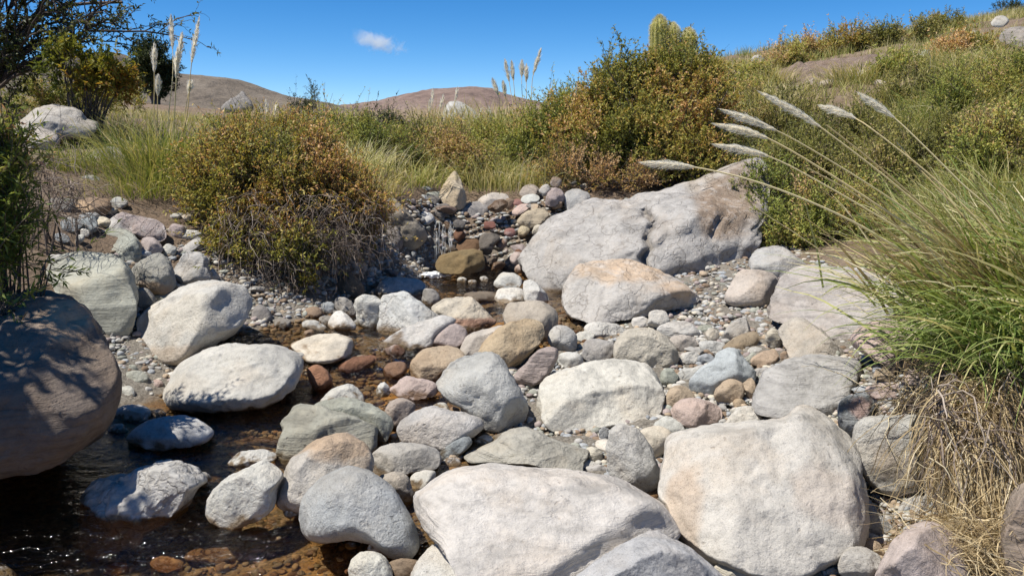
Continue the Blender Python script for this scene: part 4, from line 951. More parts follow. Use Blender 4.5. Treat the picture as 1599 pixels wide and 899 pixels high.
def add_plume(parent, line, Ylist, r, plume_len, rg, nf=260, fl=.05, w=.0016, zref=None, leafy=True):
    """a stalk (part) with its feathery plume (sub-part); line runs from root to tip"""
    L = bezier(np.concatenate([np.asarray(line, float), np.asarray(Ylist, float)[:, None]], 1), 26)
    C = at(L[:, 0], L[:, 1], L[:, 2])
    V, Fq = tubes(C[None], (r * np.linspace(1.0, .5, 26))[None], 5)
    st = mk('stalk', V, [Fq], M_STALK, parent=parent, attrs={"t": np.repeat(np.clip(rg.random() + .2 * np.linspace(-1, 1, 26), 0, 1), 5)}, loc=C[0])
    seg = np.concatenate([[0], np.cumsum(np.linalg.norm(np.diff(C, axis=0), axis=1))])
    if plume_len > 0:
        u = np.linspace(seg[-1] - plume_len, seg[-1], 10)
        H = np.stack([np.interp(u, seg, C[:, i]) for i in range(3)], -1)
        V, Fq, t = plume_arrays(H, rg, nf, fl, w)
        mk('plume', V - C[0], [Fq], M_PLUME, attrs={"t": t}).parent = st
    return st

def shrub(name, label, blobs, base, mat, nleaf, leaf=(.03, .009), per=14, twig=(.10, .26), clump=2.5, tshift=0.0, up=.75, group=None, cat='shrub', bare=.0, stem_r=.012, seed=1, hollow=.55, tv=.2, gap=-.04):
    """twiggy shrub: leafy twigs fill the given masses; blobs are (px,py,rx,ry,Y)"""
    rg = np.random.default_rng(seed)
    bl = [(at(x, y, Y), np.array([rx * Y / F, (rx + ry) * .45 * Y / F, ry * Y / F])) for (x, y, rx, ry, Y) in blobs]
    vol = np.array([np.prod(r) ** (2 / 3) for _, r in bl]); vol /= vol.sum()
    nt_ = nleaf // per
    nb = rg.choice(len(bl), nt_ * 2, p=vol)
    u = nrm(rg.normal(size=(nt_ * 2, 3))); rad = rg.random(nt_ * 2) ** (1 - hollow) 
    cen = np.array([b[0] for b in bl])[nb]; R = np.array([b[1] for b in bl])[nb]
    lump = 1 + .48 * vnoise(u * 3.2 + nb[:, None] * 5.3, seed)
    P = cen + u * R * (rad * lump)[:, None]
    keep = vnoise(P * clump * 2.3 + seed, seed + 5) > gap
    keep &= P[:, 2] > terr(P[:, 0], P[:, 1]) - .05
    P, u = P[keep][:nt_], u[keep][:nt_]; nt_ = len(P)
    if nt_ < 8: print('EMPTY SHRUB', label); return
    d = nrm(u * .55 + np.array([0, 0, up]) + .5 * rg.normal(size=(nt_, 3)))
    Lt = rg.uniform(*twig, nt_) * np.where(rg.random(nt_) < .06, 1.7, 1.0); K = 5; s = np.linspace(0, 1, K)
    bend = nrm(rg.normal(size=(nt_, 3))) * .25
    C = P[:, None] + (d[:, None] * s[:, None] + bend[:, None] * (s ** 2)[:, None]) * Lt[:, None, None]
    b_ = at(*base); b_[2] = float(terr(b_[0], b_[1])) - .02
    root = thing(name, b_, label, cat, group)
    # leaves on the twigs
    lf = rg.random(nt_) > bare
    q = rg.random((nt_, per)) * .95 + .05
    ii = q * (K - 1); i0 = np.clip(ii.astype(int), 0, K - 2); f = (ii - i0)[..., None]
    n_ = np.arange(nt_)[:, None]
    B = C[n_, i0] * (1 - f) + C[n_, i0 + 1] * f
    td = nrm(C[:, -1] - C[:, 0])[:, None]
    Dl = nrm(td * .7 + nrm(rg.normal(size=(nt_, per, 3))) * .8)
    B, Dl = B[lf].reshape(-1, 3), Dl[lf].reshape(-1, 3); n = len(B)
    V, Fq = leaves(B, Dl, leaf[0] * rg.uniform(.6, 1.25, n), leaf[1] * rg.uniform(.7, 1.25, n), rg)
    cl = fbm(P[lf] * clump, 2, seed + 20)
    t = np.clip(.45 + tshift + .55 * np.repeat(cl, per) + rg.normal(0, tv, n), 0, 1)
    mk('foliage', V, [Fq], mat, parent=root, attrs={"t": np.repeat(t, 4)})
    # twigs, and stems from the foot into the masses
    V1, F1 = tubes(C, np.full((nt_, K), .0022) * np.linspace(1.2, .5, K), 3)
    t1 = np.repeat(np.repeat(rg.random(nt_), K), 3)
    ns = 12 * len(bl); k = rg.integers(0, nt_, ns)
    b0 = np.asarray(root.location) + rg.normal(size=(ns, 3)) * np.array([.1, .08, .02])
    s = np.linspace(0, 1, 9)[None, :, None]; e = P[k]
    mid = b0 * .55 + e * .45 + np.array([0, 0, .15]) * np.linalg.norm(e - b0, axis=1, keepdims=True) + rg.normal(size=(ns, 3)) * .05
    S = b0[:, None] * (1 - s) ** 2 + 2 * mid[:, None] * s * (1 - s) + e[:, None] * s ** 2
    S = S + .02 * np.stack([vnoise(S * 7 + 1, 4), vnoise(S * 7 + 5, 5), vnoise(S * 7 + 9, 6)], -1) * s
    V2, F2 = tubes(S, stem_r * rg.uniform(.5, 1.1, ns)[:, None] * np.linspace(1, .25, 9)[None], 4)
    VV, FF, tt = merge([(V1, F1, t1), (V2, F2, np.repeat(np.repeat(rg.random(ns), 9), 4))])
    mk('stems', VV, FF, M_BARK, parent=root, attrs={"t": tt})
    return root

# ------------------------------------------------------------------ shrubs along the stream
def roots_hanging(parent, name, boxes, n, L, r, mat, seed, down=1.0):
    rg = np.random.default_rng(seed); K = 10
    bx = np.array(boxes); k = rg.integers(0, len(bx), n)
    P = at(rg.uniform(bx[k, 0], bx[k, 2]), rg.uniform(bx[k, 1], bx[k, 3]), bx[k, 4] + rg.uniform(-.2, .2, n))
    d = nrm(rg.normal(size=(n, 3)) * np.array([1, .5, .6]) + np.array([.15, -.45, .1]))
    Ls = rg.uniform(*L, n); C = [P]
    for i in range(K - 1):
        d = nrm(d + np.array([0, 0, -.30 * down]) + rg.normal(size=(n, 3)) * .38)
        C.append(C[-1] + d * (Ls / (K - 1))[:, None])
    C = np.stack(C, 1)
    R = r * rg.uniform(.4, 1.2, n)[:, None] * np.linspace(1, .35, K)[None]
    V, Fq = tubes(C, R, 3)
    return mk(name, V, [Fq], mat, parent=parent, attrs={"t": np.repeat(np.clip(rg.normal(.5, .28, n)[:, None] + np.zeros(K), 0, 1).ravel(), 3)})

s = shrub('shrub', "large rusty brown shrub spilling over the left bank with dry roots below it",
      [(395,272,60,45,7.0),(340,295,45,52,6.8),(455,272,58,46,7.1),(425,240,22,26,7.0),(372,250,20,24,6.9),(490,245,24,24,7.2),(505,275,60,55,7.0),(420,310,85,55,6.7),(500,320,60,40,6.8),(545,320,40,35,6.9),(385,375,45,45,6.55),(330,340,35,40,6.6),(450,255,40,30,7.3),(370,405,32,48,6.45),(432,395,26,42,6.35),(562,345,36,40,6.8),(325,385,18,28,6.5),(475,400,16,30,6.35)],
      (430, 395, 7.0), M_RUST, 84000, (.037, .0125), seed=2, tshift=.0, hollow=.5, twig=(.10, .34), stem_r=.014)
roots_hanging(s, 'hanging_roots', [(345,325,420,400,6.45),(380,330,480,400,6.5),(400,380,470,440,6.4),(470,330,560,380,6.6),(350,380,400,420,6.4),(390,400,470,470,6.3),(480,360,560,400,6.5),(350,300,430,380,6.35),(440,300,540,370,6.45),(560,310,600,350,6.7)], 1300, (.15, .6), .003, M_ROOT, 5, 1.2)
shrub('shrub', "small yellow-brown sprig growing out of the dark roots by the water", [(478,440,14,14,6.2)], (470, 450, 6.4), M_YEL, 900, (.02, .008), seed=3, twig=(.05, .1))
shrub('shrub', "largest olive and brown bush, cone-shaped, standing behind the enormous boulder",
      [(1060,108,52,36,10.4),(1050,150,75,70,10.3),(985,165,65,70,10.1),(1085,200,60,80,9.9),(1000,225,90,60,9.6),(920,200,60,50,10.2),(930,240,80,50,9.7),(1060,250,75,40,9.4),(1110,130,25,50,10.5),(960,130,30,30,10.4)],
      (1040, 300, 9.6), M_RUST, 120000, (.044, .0165), seed=4, tshift=-.13, hollow=.55, stem_r=.02)
shrub('shrub', "low olive bush between the cone-shaped bush and the tall thin plumes", [(860,215,55,45,10.4),(890,185,40,35,10.8),(830,235,40,40,10.2)], (860, 285, 10.2), M_OLIVE, 26000, (.04, .012), seed=5)
shrub('shrub', "dry brown low bush on the bank right behind the weir heap", [(900,270,70,22,9.3),(970,280,60,20,9.2)], (930, 300, 9.3), M_RUST, 15000, (.03, .009), seed=6, tshift=.3, bare=.3)
for i, (x, y, rx, ry, Y, m, lab) in enumerate([
    (545,215,50,38,11.5,M_OLIVE,"olive bush just right of the large rusty shrub"), (600,235,48,40,10.5,M_OLIVE,"middle bush with tan grass at its foot, left of the pointed stone"),
    (655,215,48,34,12.5,M_GREEN,"green bush behind the pointed upright stone"), (715,235,50,45,11,M_OLIVE,"yellowish green bush in the middle, below the pale far rock"),
    (640,265,45,26,9.6,M_GREEN,"low leafy bush directly above the weir"), (770,225,40,35,12.5,M_OLIVE,"olive bush around the foot of the tall thin plumes"),
    (590,190,38,28,14,M_DARK,"dark upright shrub against the far mesa"), (500,195,45,25,14,M_OLIVE,"distant olive scrub left of the dark upright shrub"),
    (690,205,30,18,16,M_OLIVE,"distant scrub at the base of the pale far rock"), (425,195,50,25,15,M_RUST,"distant brownish scrub behind the large rusty shrub"),
    (350,200,45,22,18,M_OLIVE,"distant grey-green scrub below the left crag"), (800,195,30,22,16,M_OLIVE,"distant scrub right of the pale far rock")]):
    y += 14; ry *= .9
    Yg = float(ground_at(x, y + ry * .9, 8.6, 40)[1]); Y = max(9.9, min(max(Yg, Y - 3), Y + 3) - .1)
    shrub('shrub', lab, [(x, y, rx, ry, Y), (x + rx * .6, y + ry * .3, rx * .6, ry * .7, Y - .2), (x - rx * .6, y + ry * .35, rx * .55, ry * .65, Y + .1)], (x, y + ry, Y), m, 22000 if Y < 13 else 10000, (.036 * Y / 10, .011 * Y / 10), seed=30 + i, twig=(.12, .3))
for i, (x, y) in enumerate([(491,150), (462,165), (480,160)]):
    shrub('shrub', ["tallest thin dark spire of a shrub on the middle skyline", "short thin spire of a shrub on the middle skyline, left one", "middle-height spire of a shrub beside the tallest"][i], [(x, y + 12, 4, 26 - 6 * i, 16)], (x, 190, 16), M_DARK, 700, (.05, .014), seed=60 + i, per=8)

# ------------------------------------------------------------------ far hills, hillside cover, cloud
def far_hill(name, label, prof, dist, depth, cols, seed):
    m, nt, p = newmat(name + "_earth")
    tc = nt.nodes.new("ShaderNodeTexCoord"); v = tc.outputs["Object"]
    c = ramp(nt, noise(nt, v, .012, 8, .6, .5), [(.3, cols[0]), (.5, cols[1]), (.7, cols[2])])
    c = mix(nt, c, ramp(nt, noise(nt, v, .11, 6, .7), [(.3, .72), (.7, 1.18)]), 1.0, 'MULTIPLY')
    nt.links.new(c, p.inputs["Base Color"]); p.inputs["Roughness"].default_value = 1.0; p.inputs["Specular IOR Level"].default_value = 0
    nt.links.new(bump(nt, noise(nt, v, .06, 8, .7), .9, 5.0), p.inputs["Normal"])
    prof = np.asarray(prof, float)
    W = at(prof[:, 0], prof[:, 1], np.full(len(prof), float(dist)))
    nx, ny = 420, 130
    X = np.linspace(W[0, 0], W[-1, 0], nx); Yv = np.linspace(dist - depth, dist + depth * .6, ny)
    H = np.interp(X, W[:, 0], W[:, 2])
    GX, GY = np.meshgrid(X, Yv)
    u = (GY - dist) / np.where(GY < dist, depth, depth * .6)
    Z = np.maximum(H[None] + 10, 0) * (1 - np.abs(u) ** 1.5) - 10
    P = np.stack([GX, GY, 0 * GX], -1)
    gul = np.abs(fbm(P * np.array([.016, .004, 1]) + .4 * fbm(P * .006, 3, seed)[..., None], 4, seed + 1))
    Z = Z - gul * 9 * np.clip(-u * 3, 0, 1) * np.clip(H[None] / 50, 0, 1) + .9 * fbm(P * .05, 4, seed + 3)
    P[..., 2] = Z
    idx = np.arange(nx * ny).reshape(ny, nx)
    Fq = np.stack([idx[:-1, :-1], idx[:-1, 1:], idx[1:, 1:], idx[1:, :-1]], -1).reshape(-1, 4)
    o = mk(name, P.reshape(-1, 3), [Fq], m)
    tag(o, label, "hill", kind="structure")
far_hill("hill", "bare grey-brown ridge in the distance on the left", [(-700,60),(-200,95),(60,110),(150,100),(168,84),(185,82),(200,90),(218,103),(245,113),(290,117),(340,120),(375,125),(410,138),(440,147),(480,155),(520,163),(560,172),(640,190),(760,205)], 900, 420,
         ((.14,.118,.098), (.19,.16,.13), (.235,.205,.17)), 3)
far_hill("hill", "bare reddish flat-topped mesa in the distance in the middle", [(380,200),(460,182),(530,170),(560,163),(600,158),(620,153),(650,146),(675,140),(700,138),(745,136),(770,139),(790,147),(815,154),(850,162),(950,175),(1150,160),(1500,120)], 1500, 700,
         ((.17,.128,.112), (.225,.165,.142), (.27,.21,.18)), 8)

def cloud():
    m = bpy.data.materials.new("cloud_vapour"); m.use_nodes = True; nt = m.node_tree
    nt.nodes.remove(nt.nodes["Principled BSDF"])
    tc = nt.nodes.new("ShaderNodeTexCoord"); v = tc.outputs["Object"]
    mp = nt.nodes.new("ShaderNodeMapping"); mp.inputs["Scale"].default_value = (1, 1, 1); nt.links.new(v, mp.inputs["Vector"])
    n = noise(nt, v, .016, 6, .66, 1.6)
    ln = nt.nodes.new("ShaderNodeVectorMath"); ln.operation = 'LENGTH'
    sc = nt.nodes.new("ShaderNodeVectorMath"); sc.operation = 'DIVIDE'; nt.links.new(v, sc.inputs[0]); sc.inputs[1].default_value = (128, 90, 46)
    nt.links.new(sc.outputs[0], ln.inputs[0])
    dn = math_(nt, 'MULTIPLY', math_(nt, 'MAXIMUM', math_(nt, 'SUBTRACT', math_(nt, 'MULTIPLY', n, 1.25), math_(nt, 'ADD', math_(nt, 'MULTIPLY', ln.outputs["Value"], .52), .28)), 0.0), .07)
    vs_ = nt.nodes.new("ShaderNodeVolumePrincipled"); vs_.inputs["Color"].default_value = (1, 1, 1, 1); vs_.inputs["Anisotropy"].default_value = 0.2
    nt.links.new(dn, vs_.inputs["Density"]); nt.links.new(vs_.outputs[0], nt.nodes["Material Output"].inputs["Volume"])
    V0, F0 = ico(4)
    c = at(588, 65, 3000)
    V = V0 * np.array([140, 95, 56]) * (1 + .1 * fbm(V0 * 2, 2, 4))[:, None]
    o = mk("cloud", V + c, [F0], m, loc=c)
    o.rotation_euler = (0, math.radians(14), 0)
    tag(o, "single small wispy white cloud in the deep blue sky", "cloud")
cloud()

# hillside on the right: grass as ground cover, shrubs and tussocks one by one
BP = ground_at(1300, 112, 9, 35)
def hillside_grass():
    rg = np.random.default_rng(77)
    def scatter(n, xr, yr, f):
        X = rg.uniform(*xr, n); Y = rg.uniform(*yr, n); k = f(X, Y); X, Y = X[k], Y[k]
        return np.stack([X, Y, terr(X, Y)], -1)
    P3 = lambda X, Y: np.stack([X, Y, 0 * X], -1)
    A = scatter(9000, (1.5, 19), (8.2, 33), lambda X, Y: (X > 2.3 + .0 * Y) & (X < .72 * Y + 1.5) & (X > .20 * Y - .2) & (vnoise(P3(X, Y) * .6, 3) > -.25) & (np.hypot((X - BP[0]) / 1.5, (Y - BP[1]) / 2.0) > 1))
    B = scatter(4200, (-22, 5), (9.5, 40), lambda X, Y: (X > -.75 * Y) & (X < .28 * Y) & (vnoise(P3(X, Y) * .5, 9) > -.1) & ~((np.abs(X + .02 * Y) < 1.8) & (Y < 12.5)))
    C_ = scatter(3000, (-7, -1.6), (6.6, 12), lambda X, Y: (X < -1.3) & (X > -.66 * Y) & (vnoise(P3(X, Y) * 1.1, 5) > .22) & (Y > 7.6))
    D_ = scatter(1500, (2.7, 7.5), (1.5, 8.4), lambda X, Y: (X > .5 * Y + .4) & (vnoise(P3(X, Y) * .9, 4) > -.3))
    parts = []
    for (Q, nb, L, w, tm) in ((D_, 14, (.10, .4), .008, .66), (A, 11, (.10, .36), .010, .64), (B, 9, (.10, .32), .012, .72), (C_, 9, (.08, .3), .006, .62)):
        r = np.repeat(Q, nb, 0) + rg.normal(size=(len(Q) * nb, 3)) * np.array([.07, .07, 0])
        cl = np.repeat(.22 * fbm(Q * .9, 2, 6), nb)
        V, Fq, t = grass_arrays(r, rg, L, w, (.0, .7), (.2, 1.3), 4, None, tm, .2)
        t = np.clip(t + np.repeat(cl, 8), 0, 1)
        parts.append((V, Fq, t))
    V, Fs, t = merge(parts)
    o = mk("dry_grass", V, Fs, M_GRASS, attrs={"t": t})
    tag(o, "dry yellow-green grass covering the hillside and the far plain", "grass", kind="stuff")
hillside_grass()

HS = [ # px, py, rx, ry, Y, material, label
 (1215,190,70,50,10.5,M_GREEN,"green shrub below the bare earth patch, left end of the dense bank"), (1250,260,80,60,9.6,M_GREEN,"dense green shrub behind the topmost plumes"),
 (1190,310,50,60,9.0,M_OLIVE,"dark-stemmed olive shrub against the enormous boulder's right side"), (1290,340,80,55,8.6,M_OLIVE,"olive shrub shading the ground behind the ledge boulder"),
 (1330,215,70,50,11,M_GREEN,"green shrub under the bare earth patch"), (1400,270,80,60,9.8,M_GREEN,"wide green shrub behind the curving plume stalks"),
 (1470,230,60,55,10.8,M_GREEN,"green shrub right of the wide one on the dense bank"), (1520,150,60,50,12.5,M_OLIVE,"olive shrub beneath the flat greenish rock"),
 (1560,240,60,70,10,M_OLIVE,"dark olive shrub at the right edge above the tussock"), (1390,340,70,50,8.2,M_OLIVE,"low olive shrub behind the grass tussock's left blades"),
 (1430,150,55,35,12.8,M_GREEN,"green shrub on the right slope just below the upper brush"), (1590,130,40,50,12.5,M_OLIVE,"olive brush on the slope at the right frame edge"),
 (1250,385,50,25,8.3,M_OLIVE,"low scrubby bush right behind the grey domed rock"),
]
for i, (x, y, rx, ry, Y, m, lab) in enumerate(HS):
    Y = float(ground_at(x, y + ry * .75, 7.6, 40)[1]) - .1
    shrub('shrub', lab, [(x, y, rx, ry, Y), (x - rx * .55, y + ry * .3, rx * .6, ry * .7, Y - .15), (x + rx * .55, y + ry * .25, rx * .6, ry * .75, Y + .1)], (x, y + ry, Y), m,
          int(18000 * (rx * ry / 3500) ** .6), (.034, .012), seed=100 + i, twig=(.1, .24), tshift=.0, hollow=.35)
HT = [
 (1325,66,30,20,15.5,M_RUST,"dark brown round bush on the crest left of the green crest bushes",-.1), (1380,60,22,18,16,M_GREEN,"bright green bush on the crest, right of the dark brown one",.0),
 (1430,50,28,18,16,M_GREEN,"second bright green crest bush, right of the first",.0), (1475,38,22,14,16.5,M_GREEN,"small green crest bush before the skyline steps up",.1),
 (1270,75,30,20,17,M_OLIVE,"grey-green bush on the crest left of the dark brown one",.2), (1575,14,22,12,16,M_DARK,"dark bush topmost on the right skyline",.0),
 (1230,90,30,18,17.5,M_OLIVE,"grey bush low on the crest, left of the grey-green one",.3), (1180,120,22,14,16,M_OLIVE,"small bush beside the oblong stone below the crest",.2),
 (1155,150,30,22,14,M_OLIVE,"bush right of the cone-shaped bush's shoulder",.1), (1500,80,40,20,14,M_RUST,"dry brown bush above the flat greenish rock",.2),
 (1105,110,18,30,13.5,M_RUST,"twiggy brown bush peeping over the cone-shaped bush's right side",.1), (1400,110,35,15,14.5,M_OLIVE,"olive bush right of the bare earth patch",.1),
]
for i, (x, y, rx, ry, Y, m, lab, ts) in enumerate(HT):
    Y = float(ground_at(x, y + ry * .8, 8, 40)[1]) - .1
    shrub('shrub', lab, [(x, y, rx, ry, Y), (x + rx * .5, y + ry * .3, rx * .6, ry * .8, Y)], (x, y + ry, Y), m, 7000, (.055, .018), seed=150 + i, twig=(.1, .28), tshift=ts)

def bare_patch():
    m, nt, p = newmat("pinkish_bare_earth"); tc = nt.nodes.new("ShaderNodeTexCoord"); v = tc.outputs["Object"]
    c = ramp(nt, noise(nt, v, 4, 8, .7), [(.3, (.17, .12, .09)), (.55, (.30, .22, .17)), (.75, (.40, .31, .24))])
    nt.links.new(c, p.inputs["Base Color"]); p.inputs["Roughness"].default_value = 1
    nt.links.new(bump(nt, noise(nt, v, 9, 9, .75), 1.0, .12), p.inputs["Normal"])
    V0, F0 = ico(5)
    c = np.array([BP[0], BP[1], float(terr(BP[0], BP[1]))])
    W = V0 * np.array([1.55, 2.0, .28]); e = .25
    X, Y = c[0] + W[:, 0], c[1] + W[:, 1]
    Z = terr(X, Y) + np.maximum(V0[:, 2], -.3) * .07 * (1 + 2.5 * fbm(np.stack([X, Y, 0 * X], -1) * 2.2, 4, 3)) - .02
    o = mk("earth_slump", np.stack([X + .2 * fbm(W * 1.5, 3, 7), Y, Z], -1), [F0], m, loc=c)
    tag(o, "bare pinkish earth slump on the right hillside", "earth", kind="structure")
bare_patch()

# ------------------------------------------------------------------ tussocks and plumed grass
def plumed(name, label, px, py, Y, nb, L, width, spread, plumes, seed, mat=None, r=.004, group=None, tmid=.42, fl=.06, nf=220, w=.004, lean=(.02, .7), droop=(.5, 1.8)):
    rg = np.random.default_rng(seed)
    b = at(px, py, Y); b[2] = float(terr(b[0], b[1])) - .03
    root = thing(name, b, label, 'pampas grass', group)
    q = rg.normal(size=(nb, 2)) * spread
    rt = b + np.stack([q[:, 0], q[:, 1], np.zeros(nb)], -1)
    V, Fq, t = grass_arrays(rt, rg, L, width, lean, droop, 7, np.arctan2(q[:, 1], q[:, 0]) + rg.normal(0, .7, nb), tmid, .25)
    mk('blades', V, [Fq], mat or M_GRASS, parent=root, attrs={"t": t})
    for (line, pl) in plumes:
        rx, ry = topx(b + np.array([rg.normal() * spread * .5, 0, .1]))
        add_plume(root, [(rx, ry)] + list(line), list(np.linspace(Y, Y + rg.uniform(-.2, .2), len(line) + 1)), r, pl, rg, nf, fl, w)
    return root
k = 7.7 / F
plumed('pampas_grass', "tall green tussock with five white plumes on the left bank", 262, 285, 7.7, 1500, (.3, .78), .0075, .27,
       [([(262,200),(270,110),(267,26)], 50*k), ([(272,190),(276,120),(284,53)], 48*k), ([(290,190),(299,100),(311,28)], 72*k), ([(244,200),(241,130),(241,70)], 42*k), ([(270,200),(274,140),(277,78)], 42*k),
        ([(246,210),(246,160),(247,120)], 30*k), ([(285,220),(290,170),(297,130)], 18*k)], 5, r=.006, fl=.09, w=.006, nf=700)
tl = [([(826,170),(832,120),(844,78)], 40), ([(800,180),(797,140),(789,95)], 34), ([(806,180),(803,140),(799,98)], 28), ([(818,185),(815,140),(815,97)], 24), ([(790,190),(780,155),(770,125)], 26), ([(824,190),(822,150),(822,103)], 26), ([(796,190),(792,170),(786,130)], 22)]
k = 11.5 / F
plumed('pampas_grass', "pale tussock with seven thin white plumes against the sky, middle", 800, 285, 11.5, 2000, (.5, 1.15), .0095, .30, [(a, b * k) for a, b in tl], 6, r=.007, fl=.12, w=.008, nf=420, tmid=.66)
for i, (x, y, tips) in enumerate([(672,215,[(676,140),(671,158),(692,150)]), (700,215,[(695,165),(714,138),(690,183)]), (735,215,[(725,178),(752,170),(713,172)]), (770,215,[(770,180),(763,168)]), (418,200,[(415,158),(405,166),(433,163)]), (560,210,[(568,185)])]):
    k = 17 / F
    plumed('pampas_grass', ["plumed tussock left of the pale far rock, three thin plumes", "plumed tussock directly in front of the pale far rock", "plumed tussock at the right edge of the pale far rock", "sparse two-plumed tussock right of the pale far rock", "far plumed tussock behind the large rusty shrub", "single-plumed tussock left of the dark upright shrub"][i],
           x, y, 17, 150, (.4, .9), .013, .25, [([(a * .6 + x * .4, (b + y) / 2), (a, b)], 24 * k) for a, b in tips], 20 + i, r=.010, fl=.14, w=.014, nf=200, tmid=.75)
for (x, y, Y, nb, L, w, sp, lab, tm, mt) in [
  (112,262,7.4,420,(.25,.6),.007,.12,"yellow-green grass tuft leaning on the left bank below the outcrop",.45,M_GRASS),
  (225,300,8.0,700,(.25,.7),.007,.22,"green and straw tussock at the left foot of the plumed one",.5,M_GRASS),
  (320,280,8.0,600,(.3,.7),.007,.2,"straw-green tussock between the plumed one and the rusty shrub",.55,M_GRASS),
  (180,215,11,500,(.3,.6),.010,.2,"pale straw-coloured tussock right of the skyline outcrop",.85,M_GRASS),
  (560,268,8.7,700,(.3,.75),.007,.18,"pale drooping grass tussock hanging by the bank left of the weir",.8,M_BLUEG),
  (588,300,8.4,350,(.25,.6),.006,.12,"straw grass hanging over the creased boulder beside the fall",.75,M_GRASS),
  (640,285,10,450,(.3,.6),.009,.2,"yellowish tussock behind the weir, left of the pointed stone",.55,M_GRASS),
  (775,290,9.8,900,(.4,.85),.008,.3,"big pale green tussock right of the pointed stone above the weir",.8,M_BLUEG),
  (830,285,9.6,600,(.3,.7),.008,.25,"straw tussock right of the big pale green one above the weir",.7,M_GRASS),
  (735,285,9.9,350,(.25,.5),.008,.15,"small straw tuft tight behind the pointed stone",.75,M_GRASS),
  (700,250,12,500,(.4,.8),.010,.35,"tan tussock in front of the yellowish green middle bush",.65,M_GRASS),
  (530,235,10,450,(.4,.8),.009,.25,"bluish tussock by the olive bush right of the rusty shrub",.5,M_BLUEG),
  (1475,200,10.2,1100,(.5,1.0),.009,.3,"blue-green tussock high on the dense right bank",.45,M_BLUEG),
  (1155,190,11.5,900,(.5,1.0),.010,.35,"pale tussock right beside the cone-shaped bush",.65,M_GRASS),
  (1140,235,11,500,(.4,.8),.009,.25,"green tussock below the pale one beside the cone-shaped bush",.4,M_GRASS),
  (1560,180,10.5,700,(.5,1.0),.009,.3,"straw tussock near the right frame edge on the dense bank",.65,M_GRASS),
  (1580,325,6.8,900,(.5,.9),.009,.25,"yellow-green tussock right behind the huge foreground tussock",.55,M_GRASS),
  (1500,345,7.0,700,(.4,.8),.009,.22,"straw-green tussock behind the stalks of the huge foreground tussock",.6,M_BLUEG),
  (1445,365,7.2,500,(.4,.7),.008,.2,"small tussock in the gap between foreground stalks and low olive shrub",.6,M_GRASS),
  (1340,130,14,700,(.4,.8),.012,.32,"straw-coloured tussock just under the bare earth patch",.75,M_GRASS),
  (1480,110,13,700,(.4,.8),.012,.32,"pale tussock below the dry brown bush of the upper slope",.7,M_BLUEG)]:
    tuft('grass_tussock', lab, x, y, Y, nb, L, w, mt, sp, tmid=tm, tvar=.22)

def hillside_tussocks():
    rg = np.random.default_rng(66)
    spots = [(1180,150),(1215,120),(1245,225),(1370,175),(1420,200),(1460,150),(1500,190),(1540,140),(1575,210),(1520,95),(1445,95),(1190,260),(1300,270),(1350,240),(1440,260),(1500,260),(1200,95),(1580,90),(1150,165)]
    for (x, y) in spots:
        x += rg.normal(0, 8); y += rg.normal(0, 6)
        tuft('grass_tussock', "dry pale tussock standing among the shrubs of the right hillside", x, y + 22, 12, 420, (.45, .95), .011, [M_GRASS, M_BLUEG][rg.integers(2)], .2, tmid=.72, tvar=.2, group="dry tussocks among the shrubs of the right hillside")
    V0, F0 = ico(3)
    for k in range(12):
        x, y = (rg.uniform(1240, 1420), rg.uniform(85, 145)) if k < 8 else (rg.uniform(1500, 1599), rg.uniform(25, 75))
        g = ground_at(x, y, 9, 40); r = rg.uniform(.05, .13)
        W = V0 * r * np.array([1.3, 1, .7]) * (1 + .3 * fbm(V0 * 1.4 + k * 5, 3, k))[:, None]
        o = mk('stone', W + g + [0, 0, r * .2], [F0], M_CRK, loc=g, attrs={'stain_shade': np.zeros((len(V0), 4)), 'wet': np.zeros(len(V0))})
        o.color = (*(np.array([.40, .34, .28]) * rg.uniform(.8, 1.15)), 1); o.rotation_euler = (rg.uniform(-.4, .4), 0, rg.uniform(0, 6))
        tag(o, "small stone on the bare earth slump of the right hillside" if k < 8 else "small stone on the bare crest at the upper right", 'stone', "stones on the bare slump" if k < 8 else "stones on the upper right crest")
hillside_tussocks()

